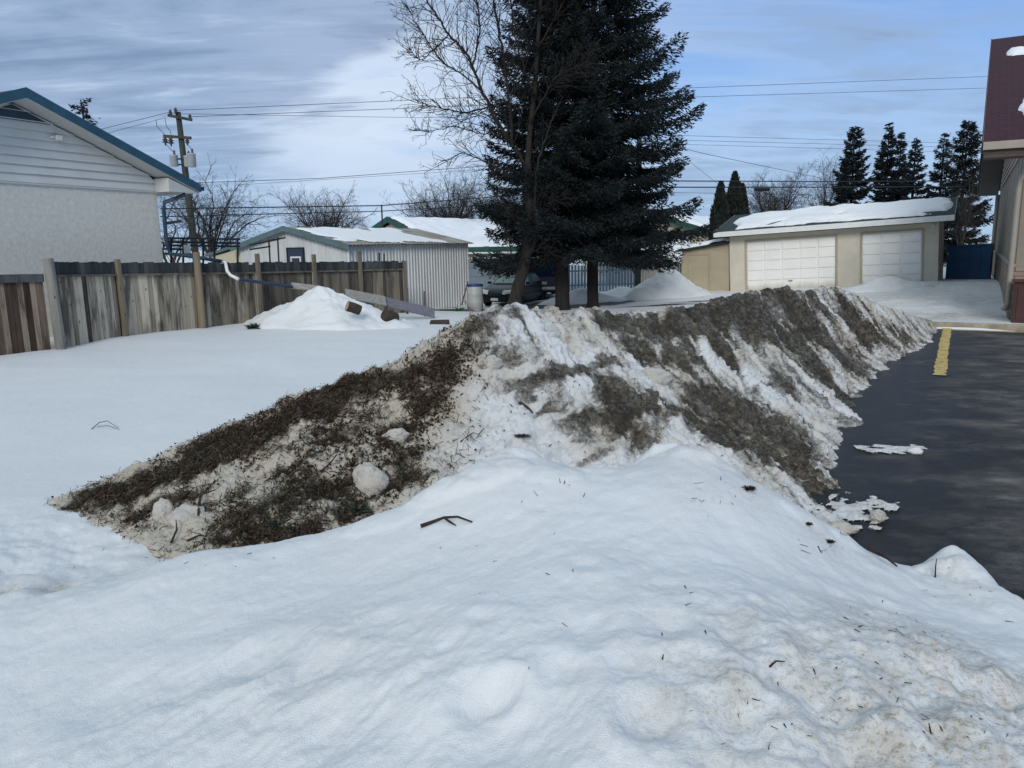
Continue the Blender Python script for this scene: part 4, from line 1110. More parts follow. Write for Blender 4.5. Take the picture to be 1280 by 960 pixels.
# ================================================================== houses beyond the alley
def gable_house(name, label, cat, c, ang, W, D, zb, ze, zr, ovx, ovy, wall, trim, roof='shingle_dark', th=.18, snow=True, seed=0, peak=None, edge=.3, uu=(0.03, .97)):
    """gable faces -y (local), ridge runs along y"""
    t = thing(name, label, cat, (c[0], c[1], zb), ang); h = ze - zb; hr = zr - zb; pk = W / 2 if peak is None else peak
    m = MB(); m.prism([(0, 0, -.3), (W, 0, -.3), (W, 0, h), (pk, 0, hr - th - .02), (0, 0, h)], (0, D, 0)); m.build('wall', wall, t)
    sl = (hr - h - 0) / pk; sr = (hr - h) / (W - pk)
    L0 = (-ovx, h - ovx * sl + .08); R0 = (W + ovx, h - ovx * sr + .08)
    for side, (xe, zee) in (('left', L0), ('right', R0)):
        m = MB(); q = [(pk, -ovy, hr), (xe, -ovy, zee), (xe, D + ovy, zee), (pk, D + ovy, hr)]; slab(m, q, .10); rf = m.build('roof', roof, t)
        if snow:
            a = Vector(q[1]); snow_cap('snow_cover', rf, a + Vector((0, 0, .01)), Vector(q[2]) - a, Vector(q[0]) - a, .17, seed + len(side), 80, 40, edge, .35, u0=uu[0], u1=uu[1], v0=.03, v1=.95)
        m = MB(); m.prism([(pk, -ovy - .03, hr + .03), (xe, -ovy - .03, zee + .03), (xe, -ovy - .03, zee - th), (pk, -ovy - .03, hr - th)], (0, .028, 0)); m.build('rake_board', trim, t)
        sg = 1 if side == 'right' else -1
        m = MB(); m.box(min(xe, xe + sg * .03) + sg * .003, max(xe, xe + sg * .03) + sg * .003, -ovy, D + ovy, zee - th, zee + .02); m.build('eave_board', trim, t)
    return t
# cream house with dark green trim, behind the shed
aB = math.atan2(DB.y, DB.x)
pkp = at(481, 271, 52); cc = at(455, 300, 53)
def peak_origin(p, ang, W, ovy):
    v = Vector((W / 2, -ovy, 0)); v.rotate(Matrix.Rotation(ang, 3, 'Z')); return (p.x - v.x, p.y - v.y)
h1 = gable_house('cream_house', 'cream house with dark green gable trim and snowy roof behind the white metal shed', 'house', peak_origin(at(484, 271, 52), R_(-38), 7.2, .5), R_(-38), 7.2, 9.5, 0.0, 2.75, at(481, 271, 52).z, .5, .5, 'cream_paint', 'green_trim', th=.36, seed=1)
# low garage with the grey sectional door
def grey_garage():
    a = at(576, 322, 44); t = thing('grey_door_garage', 'low garage with grey panelled door and green fascia behind the sedan', 'garage', (a.x, a.y, -.3), R_(-14))
    L = local_of(t); W = 4.9; h = at(600, 317, 43.5).z + .3; zf = at(600, 310, 43.5).z + .3; hr = at(600, 289, 47.5).z + .3
    m = MB(); m.box(0, .35, 0, .3, -.3, h); m.box(W - .35, W, 0, .3, -.3, h); m.box(.35, W - .35, 0, .3, h - .28, h); m.box(0, .2, .3, 6, -.3, h); m.box(W - .2, W, .3, 6, -.3, h); m.box(.2, W - .2, 5.8, 6, -.3, h); m.build('wall', 'beige_panel', t)
    m = MB(); m.box(.355, W - .355, .10, .14, -.2, h - .285)
    rows, cols = 4, 4; dh = (h - .285 + .1) / rows; dw = (W - .71) / cols
    for r in range(rows):
        for c in range(cols): m.box(.355 + c * dw + .035, .355 + (c + 1) * dw - .035, .075, .10, -.1 + r * dh + .03, -.1 + (r + 1) * dh - .03)
    m.build('door', 'door_grey', t, bevel=.008)
    m = MB(); m.box(.30, W - .30, -.03, -.004, h - .30, h - .22); m.build('door_frame', 'white_paint', t)
    m = MB(); m.box(-.3, W + .3, -.42, -.38, h, h + .09); m.build('white_band', 'white_paint', t)
    m = MB(); m.box(-.3, W + .3, -.44, -.40, h + .092, zf + .06); m.build('fascia', 'green_trim', t)
    m = MB(); slab(m, [(-.3, -.38, zf + .06), (W + .3, -.38, zf + .06), (W + .3, 3.2, hr), (-.3, 3.2, hr)], .12); slab(m, [(-.3, 3.2, hr), (W + .3, 3.2, hr), (W + .3, 6.5, zf), (-.3, 6.5, zf)], .12); m.build('roof', 'shingle_dark', t)
    snow_cap('snow_cover', t, (-.3, -.38, zf + .065), (W + .6, 0, 0), (0, 3.58, hr - zf - .06), .18, 5, 70, 40, .3, .3, u0=.01, u1=.99, v0=.02, v1=1.0)
grey_garage()
# yellow house behind the spruces
pk2 = at(820, 267.5, 54)
h2 = gable_house('yellow_house', 'pale yellow house with green rake boards and snowy roof behind the spruce crowns', 'house', peak_origin(pk2, R_(-34), 12.0, .5), R_(-34), 12.0, 11, 0.0, 2.4, pk2.z, .6, .5, 'cream_paint', 'green_trim', th=.30, seed=4, peak=6.0)
def vent():
    p = at(862, 276, 57); m = MB(); m.tube([(0, 0, -.6), (0, 0, .55)], .09, 10); m.lathe((0, 0, .5), [(.09, 0), (.13, .02), (.13, .10), (.05, .14)], 10)
    o = m.build('roof_vent', 'black_metal', h2); o.location = Matrix.LocRotScale(h2.location, h2.rotation_euler, None).inverted() @ p
vent()
pk3 = at(706, 298, 47); 
def white_garage():
    a = at(757, 330, 46.0)
    t = thing('white_cottage', 'low white outbuilding with thick snow on its roof behind the utility pole', 'outbuilding', (a.x, a.y, -.1), R_(-10))
    h = at(790, 327, 46).z + .1; hp = at(847, 308, 45.2).z + .1; W = 4.9; zr = at(800, 302, 49).z + .1
    m = MB(); m.box(0, W, 0, 5, -.3, h); m.build('wall', 'siding_pale', t)
    m = MB(); slab(m, [(-.4, -.5, h + .02), (W + .1, -.5, h + .02), (W + .1, 2.6, zr), (-.4, 2.6, zr)], .1); slab(m, [(-.4, 2.6, zr), (W + .1, 2.6, zr), (W + .1, 5.5, h), (-.4, 5.5, h)], .1); m.build('roof', 'shingle_dark', t)
    m = MB(); m.box(-.42, W + .1, -.54, -.505, h - .12, h + .05); m.build('fascia', 'white_paint', t)
    snow_cap('snow_cover', t, (-.4, -.5, h + .03), (W + .5, 0, 0), (0, 3.1, zr - h), .25, 2, 70, 30, .3, .2, u0=0, u1=1, v0=0, v1=1)
    # little cross gable at the right end
    m = MB(); m.prism([(W - .05, -.7, -.2), (W + 1.5, -.7, -.2), (W + 1.5, -.7, h - .1), (W + .72, -.7, hp - .12), (W - .05, -.7, h - .1)], (0, 3, 0)); m.build('gable_wall', 'siding_pale', t)
    m = MB()
    for (x0, z0) in ((W - .3, h - .22), (W + 1.75, h - .22)): slab(m, [(W + .72, -.95, hp), (x0, -.95, z0), (x0, 2.4, z0), (W + .72, 2.4, hp)], .10)
    m.build('gable_roof', 'shingle_dark', t)
    x = W - 1.2
    m = MB(); m.box(x, x + .95, -.03, .02, h - .62, h - .18); w = m.build('window', 'dark_glass', t)
    m = MB()
    for (a0, a1, b0, b1) in ((x - .06, x + 1.01, h - .18, h - .12), (x - .06, x + 1.01, h - .68, h - .62), (x - .06, x, h - .62, h - .18), (x + .95, x + 1.01, h - .62, h - .18)): m.box(a0, a1, -.045, .0, b0, b1)
    m.build('frame', 'grey_green_trim', w)
white_garage()
def low_fence(name, label, cat, a, b, h, mt, bw, gap, seed, zb=None):
    a = Vector(a); b = Vector(b); t = thing(name, label, cat, a); rn = random.Random(seed)
    d = b - a; dz = d.z; d.z = 0; L = d.length; d.normalize(); nn = Vector((d.y, -d.x, 0)); x = 0; m = MB()
    while x < L:
        m.t = rn.random(); g = d * x; hh = h + rn.uniform(-.03, .03); w = min(bw, L - x)
        A = [g + nn * .0, g + d * w, g + d * w + nn * .02, g + nn * .02]; A = [Vector((q.x, q.y, dz * x / L - .3)) for q in A]
        m.hexa(A, [Vector((q.x, q.y, hh + dz * x / L)) for q in A]); x += bw + gap
    m.build('picket_panel', mt, t)
    for z in (.3, h - .3):
        m = MB(); m.bar(-nn * .03 + Vector((0, 0, z)), d * L - nn * .03 + Vector((0, 0, dz + z)), .04, .08); m.build('rail', mt, t)
    k = max(2, int(L / 2.4) + 1)
    for i in range(k):
        m = MB(); q = d * (L * i / (k - 1)) - nn * .09; m.bar((q.x, q.y, -.4), (q.x, q.y, h + .02), .09, .09); m.build('post', mt, t)
    return t
a = at(706, 362, 40.0); b = at(797, 360, 40.5); a.z = b.z = -.05
low_fence('picket_fence', 'weathered blue picket fence behind the two spruce trunks', 'fence', a, b, at(750, 331, 40).z + .05, 'picket_blue', .13, .035, 4)
a = at(798, 360, 39.8); b = at(835, 360, 39.4); a.z = b.z = -.05
low_fence('grey_board_fence', 'pale grey board fence between the utility pole and the snow pile', 'fence', a, b, at(820, 331, 39.8).z + .05, 'fence_pale', .14, .01, 5)
a = at(838, 360, 38.6); b = at(857, 360, 37.6); a.z = b.z = -.0
low_fence('white_pickets', 'short run of pale pickets touching the beige lean-to', 'fence', a, b, at(846, 327, 38).z, 'fence_pale', .12, .08, 6)

# ================================================================== two-door garage with its lean-to
def two_door_garage():
    c = Vector((10.25, 36.0, .10)); a = math.atan2(DB.y, DB.x)
    t = thing('two_door_garage', 'beige stucco garage with two white panelled doors and snow on its roof', 'garage', c, a, tilt=(0, 0))
    t.rotation_mode = 'XYZ'
    tilt = R_(2.9)
    rot = Matrix.Rotation(a, 3, 'Z') @ Matrix.Rotation(-tilt, 3, 'Y')
    t.rotation_euler = rot.to_euler()
    L = local_of(t)
    W = 8.75
    h = 2.46; D = 6.5
    d1 = (.75, 5.0); d2 = (6.05, 8.02)
    # door edges from the picture
    def xat(px):
        lo, hi = 0.0, 14.0
        for _ in range(40):
            mid = (lo + hi) / 2; q = t.matrix_world @ Vector((mid, 0, 1.2))
            if pix(q)[0] < px: lo = mid
            else: hi = mid
        return lo
    bpy.context.view_layer.update()
    W = xat(1173); d1 = (xat(933), xat(1045)); d2 = (xat(1077), xat(1152.5))
    dh = 2.20
    m = MB()
    for x0, x1 in ((0, d1[0]), (d1[1], d2[0]), (d2[1], W)): m.box(x0, x1, 0, .22, -.4, h)
    for x0, x1 in (d1, d2): m.box(x0, x1, 0, .22, dh, h)
    m.box(0, .2, .22, D, -.4, h); m.box(W - .2, W, .22, D, -.4, h); m.box(.2, W - .2, D - .2, D, -.4, h)
    m.build('wall', 'beige_stucco', t)
    for (x0, x1), rows, cols in ((d1, 5, 5), (d2, 5, 3)):
        m = MB(); m.box(x0 + .003, x1 - .003, .11, .15, -.1, dh - .003)
        rh = (dh + .02) / rows; cw = (x1 - x0) / cols
        for r in range(rows):
            for k in range(cols): m.box(x0 + k * cw + .04, x0 + (k + 1) * cw - .04, .07, .108, -.05 + r * rh + .035, -.05 + (r + 1) * rh - .035)
        dr = m.build('garage_door', 'door_white', t, bevel=.01)
        m = MB(); xm = (x0 + x1) / 2; m.box(xm - .09, xm + .09, .05, .084, .32, .36); m.build('handle', 'black_metal', dr)
        m = MB(); m.box(x0 - .07, x0 + .001, -.02, -.002, -.3, dh + .07); m.box(x1 - .001, x1 + .07, -.02, -.002, -.3, dh + .07); m.box(x0 + .002, x1 - .002, -.02, -.002, dh + .001, dh + .07); m.build('door_frame', 'beige_panel', dr)
    fz0, fz1 = h - .05, h + .20
    xl, xr = -.55, W + .55; oy = -.62
    m = MB(); m.box(xl, xr, oy - .03, oy, h + .02, h + .24); m.build('fascia', 'white_paint', t)
    m = MB(); m.box(xl, xr, oy + .003, -.003, h + .02, h + .05); m.build('soffit', 'beige_panel', t)
    hr = h + 1.10
    m = MB(); slab(m, [(xl, oy + .004, h + .26), (xr, oy + .004, h + .26), (xr, D / 2, hr), (xl, D / 2, hr)], .14); slab(m, [(xl, D / 2, hr), (xr, D / 2, hr), (xr, D + .6, h + .2), (xl, D + .6, h + .2)], .14); rf = m.build('roof', 'shingle_green', t)
    m = MB(); m.prism([(0, .2, h), (0, D - .2, h), (0, D / 2, hr - .2)], (.12, 0, 0)); m.prism([(W - .12, .2, h), (W - .12, D - .2, h), (W - .12, D / 2, hr - .2)], (.12, 0, 0)); m.build('gable_wall', 'beige_stucco', t)
    for x in (xl - .03, xr):
        m = MB(); m.prism([(x, oy, h + .27), (x, D / 2, hr + .02), (x, D / 2, hr - .2), (x, oy, h + .04)], (.03, 0, 0)); m.build('rake_board', 'grey_green_trim', t)
    snow_cap('snow_cover', rf, (xl, oy, h + .27), (xr - xl, 0, 0), (0, D / 2 - oy, hr - h - .25), .13, 6, 220, 80, .30, .65, u0=.07, u1=.985, v0=.07, v1=.90, holes=((.27, .26, .045, .10, 2.0), (.535, .45, .018, .07, 0), (.54, .16, .06, .04, 0), (.90, .16, .10, .06, 0)), round_u=(.5, .25))
    m = MB(); x = xat(1166); m.box(x - .05, x + .05, -.12, -.003, h - .18, h - .08); m.build('lamp', 'white_plastic', t, bevel=.015)
    return t
n = N('door_white')
gr = n.noise(1.0, 5, .6, n.coord((1.5, 1.5, .6)))
zc = n.nt.nodes.new('ShaderNodeSeparateXYZ'); n.nt.links.new(n.tc.outputs['Object'], zc.inputs[0])
low = n.math('MULTIPLY', n.ramp(n.math('ADD', zc.outputs[2], n.math('MULTIPLY', gr, .5)), [(0.28, 1.0), (0.55, 0.0)]), .6)
M['door_white'] = n.done(n.mix(low, n.ramp(gr, [(0.3, (0.78, 0.78, 0.75)), (0.7, (0.86, 0.86, 0.83))]), (0.36, 0.29, 0.19)), 0.5)
plain('shingle_green', (0.030, 0.045, 0.047), 0.9, var=0.35, scale=9)
GAR = two_door_garage()
def lean_to():
    a = at(913, 350, 36.2); t = thing('beige_lean_to', 'low beige lean-to shed with sloping snowy roof beside the two-door garage', 'shed', (a.x - .02, a.y, .05), math.atan2(DB.y, DB.x) + math.pi)
    # local x runs left-back along the front, local y points away from the garage front (backwards is -y)
    L = local_of(t); x1 = 0
    def xat(px):
        lo, hi = 0.0, 8.0
        for _ in range(40):
            mid = (lo + hi) / 2; q = t.matrix_world @ Vector((mid, 0, 1.0))
            if pix(q)[0] > px: lo = mid
            else: hi = mid
        return lo
    W = xat(852); z0 = at(912, 304, 36.2).z - .05; z1 = at(852, 314.5, 37.5).z - .05
    m = MB(); m.prism([(0.02, 0, -.3), (W, 0, -.3), (W, 0, z1), (0.02, 0, z0)], (0, -4.5, 0)); m.build('wall', 'beige_panel', t)
    m = MB(); m.prism([(0.02, .25, z0 + .02), (W + .25, .25, z1 - .02), (W + .25, .25, z1 + .07), (0.02, .25, z0 + .11)], (0, -5, 0)); m.build('roof', 'shingle_dark', t)
    snow_cap('snow_cover', t, (0.02, .25, z0 + .11), (W + .23, 0, z1 - z0 - .04), (0, -4.9, .0), .16, 9, 60, 50, .2, .15, u0=0, u1=1, v0=0, v1=1)
    xd = xat(861), xat(886)
    m = MB(); m.box(xd[0] - 0, xd[0] + .0 + (xd[1] - xd[0]), .003, .03, 0, 1.68) if xd[1] > xd[0] else m.box(xd[1], xd[0], .003, .03, 0, 1.68); m.build('door', 'beige_panel', t, bevel=.01)
    m = MB(); x = xat(887); m.box(x - .02, x + .02, .003, .04, -.2, 1.8); m.box(x + .03, W - .05, .003, .03, 1.70, 1.76); m.build('batten', 'beige_panel', t)
lean_to()
# blue steel bin between the garage and the right-hand building
def bin_():
    a = at(1181, 355, 37); b = at(1236, 355, 36)
    t = thing('blue_bin', 'large dark blue steel bin between the garage and the burgundy-roofed building', 'bin', (a.x, a.y, .25), math.atan2(b.y - a.y, b.x - a.x))
    W = (Vector((b.x, b.y, 0)) - Vector((a.x, a.y, 0))).length; h0 = at(1181, 307, 37).z - .25; h1 = at(1236, 304, 36).z - .25
    m = MB(); m.hexa([(0, 0, -.3), (W, 0, -.3), (W, 1.8, -.3), (0, 1.8, -.3)], [(0, -.02, h0 - .07), (W, -.02, h1 - .07), (W, 1.8, h1 - .07), (0, 1.8, h0 - .07)]); m.build('body', 'blue_metal', t)
    m = MB(); m.hexa([(-.04, -.07, h0 - .07), (W + .04, -.07, h1 - .07), (W + .04, -.0, h1 - .07), (-.04, -.0, h0 - .07)], [(-.04, -.07, h0), (W + .04, -.07, h1), (W + .04, -.0, h1), (-.04, -.0, h0)]); m.build('rim', 'blue_metal', t)
    m = MB()
    for i in range(1, 4): x = W * i / 4; m.box(x - .03, x + .03, -.07, -.022, -.2, h0 - .08)
    m.build('rib', 'blue_metal', t)
    m = MB(); m.box(-.02, .06, -.12, -.071, h0 - .42, h0 - .34); m.build('latch', 'white_paint', t)
bin_()

# ================================================================== building with the burgundy roof on the right
def right_building():
    c = Vector((13.88, 21.3, 0.0)); a = math.atan2(DA.y, DA.x)   # local x along the gable wall away from us, local y to the left (-y is inside)
    t = thing('hall_building', 'brick and panel building with steep burgundy shingle roof beside the parking lot', 'building', c, a)
    Wd = 24.0; hE = at(1275, 166, 21.0).z; hb = 1.55; inn = -20.0
    m = MB(); m.box(0, Wd, inn, 0.05, -.3, hb); m.build('brick_base', 'stone_brick', t)
    m = MB(); m.box(.05, Wd - .05, inn + .05, 0, hb + .002, hE - .25); m.build('wall', 'grey_panel', t)
    m = MB(); m.box(0, Wd, 0.003, .09, hb + .004, hb + .08); m.build('ledge', 'tan_metal', t)
    pk = Wd / 2; hr = at(1238, 45, 21.3 + .86 * pk).z; sl = (hr - hE) / pk
    m = MB(); m.prism([(0.1, 0.0, hE - .25), (Wd - .1, 0.0, hE - .25), (pk, 0.0, hr - .4)], (0, -.2, 0)); m.build('gable_wall', 'grey_panel', t)
    m = MB(); z = hE - .32                                        # lapped pinkish siding
    while z < hr - .6:
        z1 = z + .22; x0 = max(.1, (z - hE + .3) / sl); x0t = max(.1, (z1 - hE + .3) / sl)
        m.add([(x0, .05, z), (Wd - x0, .05, z), (Wd - x0t, .015, z1), (x0t, .015, z1), (x0, .005, z), (Wd - x0, .005, z)], [(0, 3, 2, 1), (0, 1, 5, 4)]); z = z1
    m.build('gable_siding', 'pink_siding', t)
    for i in range(1, 12):
        m = MB(); m.box(i * 2 - .02, i * 2 + .02, .004, .02, hb + .09, hE - .34); m.build('panel_joint', 'tan_metal', t)
    og, oe = 1.02, .75
    for s in (0, 1):
        xe = -oe if s == 0 else Wd + oe; ze = hE - oe * sl + .12
        m = MB(); q = [(pk, og, hr), (xe, og, ze), (xe, inn - .5, ze), (pk, inn - .5, hr)]; slab(m, q, .08)
        rf = m.build('roof', 'burgundy_shingle', t)
        m = MB(); m.hexa([(pk, og - .02, hr - .32), (xe, og - .02, ze - .32), (xe, .06, ze - .32), (pk, .06, hr - .32)], [(pk, og - .02, hr - .085), (xe, og - .02, ze - .085), (xe, .06, ze - .085), (pk, .06, hr - .085)]); m.build('soffit', 'brown_soffit', t)
        m = MB(); m.prism([(pk, og, hr + .02), (xe, og, ze + .02), (xe, og, ze - .30), (pk, og, hr - .30)], (0, .03, 0)); m.build('rake_board', 'brown_soffit', t)
        if s == 0:
            # what is left of the roof snow
            eu = Vector((0, -1, 0)) ; ev = Vector((pk - xe, 0, hr - ze))
            o = Vector((xe, og, ze))
            for nm, u0, v0, ru, rv, sd in (('snow_patch', 1.25, .78, 1.0, .05, 3), ('snow_patch', 2.6, .80, 1.1, .07, 5), ('snow_patch', 1.25, .24, .55, .10, 4), ('snow_patch', 3.5, .3, .9, .12, 7)):
                p0 = o + eu * (u0 - ru) + ev * (v0 - rv)
                snow_cap(nm, rf, p0, eu * (2 * ru), ev * (2 * rv), .14, sd, 50, 40, .3, .5, u0=.12, u1=.88, v0=.14, v1=.86, round_u=(.35, .35))
            m = MB(); m.box(xe - .12, xe, inn, og, ze - .22, ze - .02); m.build('gutter', 'tan_metal', t)
            m = MB(); m.box(xe, 0.0, inn, .06, ze - .34, ze - .32); m.build('eave_soffit', 'brown_soffit', t)
            m = MB(); m.box(xe + .02, -.02, .065, og - .03, ze - .42, ze - .325); m.build('frieze', 'brown_soffit', t)
    # downspouts
    zt = hE - oe * sl - .1
    m = MB(); m.tube([(-oe - .05, -.25, zt), (-oe - .05, -.25, zt - .2), (-.06, .08, zt - .75), (-.04, .1, zt - 1.0), (.02, .1, 1.2), (.02, .1, .55), (.3, .14, .38), (.9, .16, .34)], .07, 8); m.build('downspout', 'tan_metal', t, smooth=True)
    m = MB(); m.tube([(Wd - .15, .1, hE - .5), (Wd - .15, .1, .4)], .10, 8); m.build('downspout', 'tan_metal', t, smooth=True)
    # front wall details seen edge on
    m = MB(); m.box(-.06, -.003, -1.2, -.55, hb + .1, hE - 1.2); m.build('window', 'dark_glass', t)
    m = MB(); m.box(-.08, .0, -.54, -.40, hb + .1, hE - .6); m.build('corner_board', 'tan_metal', t)
    return t
right_building()
def planter():
    p = gz(1264, 404, .10)
    t = thing('brown_cabinet', 'dark reddish brown metal cabinet at the brick corner by the kerb', 'cabinet', (p.x, p.y, .1), aB)
    h = at(1270, 349, 21).z - .1
    m = MB(); m.box(0, 1.1, 0, .8, -.2, h - .06); m.build('body', 'rust_brown', t, bevel=.02)
    m = MB(); m.box(-.05, 1.15, -.05, .85, h - .058, h); m.build('lid', 'rust_brown', t, bevel=.015)
    m = MB(); m.box(.08, .52, -.025, -.003, .1, h - .15); m.box(.58, 1.02, -.025, -.003, .1, h - .15); m.build('door', 'rust_brown', t)
planter()

# ================================================================== trees
def bark_material(name, c, scale=9):
    n = N(name)
    v = n.noise(1.0, 6, .7, n.coord((scale, scale, scale * .25)))
    n.bump(v, .8, .03)
    M[name] = n.done(n.ramp(v, [(.3, tuple(x * .5 for x in c)), (.7, tuple(min(1, x * 1.5) for x in c))]), .95, 0, .2)
bark_material('bark_dark', (.022, .019, .018)); bark_material('bark_grey', (.026, .023, .021)); bark_material('bark_far', (.048, .042, .040), 5)
def needles(name, a, b):
    n = N(name); t = n.attr('tone'); v = n.noise(.9, 4, .6)
    M[name] = n.done(n.ramp(n.math('ADD', n.math('MULTIPLY', t, .7), n.math('MULTIPLY', v, .4)), [(.2, a), (.85, b)]), .75, 0, .25)
needles('spruce_needles', (.0045, .0075, .009), (.016, .024, .025)); needles('cedar_leaves', (.009, .014, .012), (.022, .030, .022))

def spruce_crown(H, R, z0, seed, step=.5, nb=7, cl=.13, power=.8, droop=.30, density=1.0, top_r=.10, zmax=99):
    """boughs in loose tiers; each bough is a flat spray with hanging twigs and an upturned tip"""
    rn = np.random.default_rng(seed); C = []; D = []; Lc = []; segs = []
    z = z0
    while z < H - .12:
        f = (z - z0) / (H - z0); n = max(4, int(round(nb * (1 - .40 * f)) + rn.integers(-1, 2))); a0 = rn.uniform(0, 6.28)
        for k in range(n):
            az = a0 + 6.283 * k / n + rn.normal(0, .25); L = (R * (1 - f) ** power + top_r) * rn.uniform(.60, 1.12)
            if rn.random() < .12: L *= .55
            zb = z + rn.uniform(-.35, .35) * step
            up = .02 + .55 * f - droop * (1 - f); sw = rn.normal(0, .12)
            def axis(u):
                r = L * u * (1 - .06 * u); aa = az + sw * u
                return np.stack([np.cos(aa) * r, np.sin(aa) * r, zb + L * (up * u - .34 * (1 - f) * u * (1 - u) + .16 * u ** 3)], -1)
            pts = axis(np.linspace(0, 1, 6))
            for i in range(5): segs.append((pts[i], pts[i + 1], (.030 * L / max(R, 1) + .014) * (1 - i / 5.5), (.030 * L / max(R, 1) + .014) * (1 - (i + 1) / 5.5)))
            out_ = np.array([math.cos(az), math.sin(az), 0]); sd = np.array([-out_[1], out_[0], 0])
            m = int(density * (26 * L + 36 * L * L) * (.16 / cl)) + 8
            u = 1 - (1 - .12) * rn.random(m) ** .75; u = np.clip(u, .06, 1)
            sg = rn.uniform(-1, 1, m); w = np.minimum(.34 * L * (1.02 - u) ** .75 + .13, .95)
            lat = sg * w; fw = np.abs(lat) * .55
            p = axis(np.clip(u, 0, 1)); hang = rn.random(m) ** 2.2 * (.12 + .22 * (1 - f) * min(1, L / 2))
            c = p + out_ * fw[:, None] + sd * lat[:, None] + np.array([0, 0, -1.]) * (hang + .16 * lat ** 2 / .6)[:, None] + rn.normal(0, .025, (m, 3))
            d = out_ * (.9 - .3 * np.abs(sg))[:, None] + sd * (sg * .9)[:, None] + np.array([0, 0, -1.]) * (.15 + 1.6 * hang)[:, None] + rn.normal(0, .28, (m, 3))
            tip = u > .92; d[tip, 2] += .55
            C.append(c); D.append(d); Lc.append(cl * rn.uniform(.7, 1.4, m))
        z += step * (1 - .40 * f) * rn.uniform(.75, 1.25)
    return np.concatenate(C), np.concatenate(D), np.concatenate(Lc), segs
def clump_mesh(name, C, D, Lc, mt, parent, seed=0, wid=.30, segs=None):
    rn = np.random.default_rng(seed); n = len(C)
    D = D / np.linalg.norm(D, axis=1)[:, None]
    rnd = rn.normal(size=(n, 3)); rnd[:, 2] *= .35
    S = np.cross(D, rnd); S /= np.maximum(np.linalg.norm(S, axis=1), 1e-6)[:, None]
    l = Lc[:, None]
    a = C - D * l * .5; b = C + S * l * wid * .5 + D * l * .02; c = C + D * l * .62; d = C - S * l * wid * .5 + D * l * .02
    V = np.stack([a, b, c, d], 1).reshape(-1, 3); q = np.arange(4 * n).reshape(n, 4)
    tone = np.repeat(rn.random(n), 4)
    if segs is None: return quads(name, V, q, mt, parent, {'tone': tone}, smooth=False)
    V2, Q2 = seg_mesh(None, segs, None, None)            # the boughs that carry the needles belong to the crown
    o = quads(name, np.concatenate([V, V2]), np.concatenate([q, Q2 + len(V)]), [mt, 'bark_dark'], parent, {'tone': np.r_[tone, np.full(len(V2), .5)]}, smooth=False)
    o.data.polygons.foreach_set('material_index', np.r_[np.zeros(n, np.int32), np.ones(len(Q2), np.int32)]); return o
def seg_mesh(name, segs, mt, parent, sides=4):
    n = len(segs)
    P0 = np.array([s[0] for s in segs], float); P1 = np.array([s[1] for s in segs], float); r0 = np.array([s[2] for s in segs]); r1 = np.array([s[3] for s in segs])
    d = P1 - P0; d /= np.maximum(np.linalg.norm(d, axis=1), 1e-9)[:, None]
    ref = np.where(np.abs(d[:, 2:3]) > .9, np.array([[1., 0, 0]]), np.array([[0, 0, 1.]]))
    a = np.cross(d, ref); a /= np.linalg.norm(a, axis=1)[:, None]; b = np.cross(d, a)
    V = np.zeros((n, 2 * sides, 3))
    for k in range(sides):
        t = 2 * math.pi * k / sides; o = a * math.cos(t) + b * math.sin(t)
        V[:, k] = P0 + o * r0[:, None]; V[:, sides + k] = P1 + o * r1[:, None]
    base = np.arange(n)[:, None] * 2 * sides
    Q = np.concatenate([np.concatenate([base + k, base + (k + 1) % sides, base + sides + (k + 1) % sides, base + sides + k], 1)[:, None] for k in range(sides)], 1).reshape(-1, 4)
    if name is None: return V.reshape(-1, 3), Q
    return quads(name, V.reshape(-1, 3), Q, mt, parent, {'tone': np.full(n * 2 * sides, .5)}, smooth=True)
def spruce(label, pos, H, R, z0, seed, tr=.3, group=None, detail=1.0, **kw):
    t = thing('spruce_tree', label, 'tree', pos, group=group)
    C, D, Lc, segs = spruce_crown(H, R, z0, seed, **kw)
    m = MB(); rn = random.Random(seed)
    zs = [-.4, 0, .25, z0 * .6 + .2, H * .4, H * .75, H]; rs = [tr * 1.5, tr * 1.25, tr * 1.05, tr * .95, tr * .62, tr * .3, .02]
    m.tube([(rn.uniform(-.04, .04) * (z > 1), rn.uniform(-.04, .04) * (z > 1), z) for z in zs], rs, 14); tk = m.build('trunk', 'bark_dark', t, smooth=True)
    clump_mesh('crown', C, D, Lc, 'spruce_needles', t, seed, segs=segs)
    return t
b1 = at(703, 381, 30.0); b2 = at(741, 379, 30.6)
spruce('tall dark spruce whose thicker trunk stands left of its neighbour', (b1.x, b1.y, zat(b1.x, b1.y)), 18.5, 3.5, 3.1, 11, .27, step=.55, nb=8, power=.55, droop=.36, cl=.135, density=2.0)
spruce('tall wide dark spruce on the right, reaching above the picture', (b2.x, b2.y, zat(b2.x, b2.y)), 19.5, 4.5, 3.1, 12, .215, step=.55, nb=9, power=.50, droop=.36, cl=.135, density=1.95)

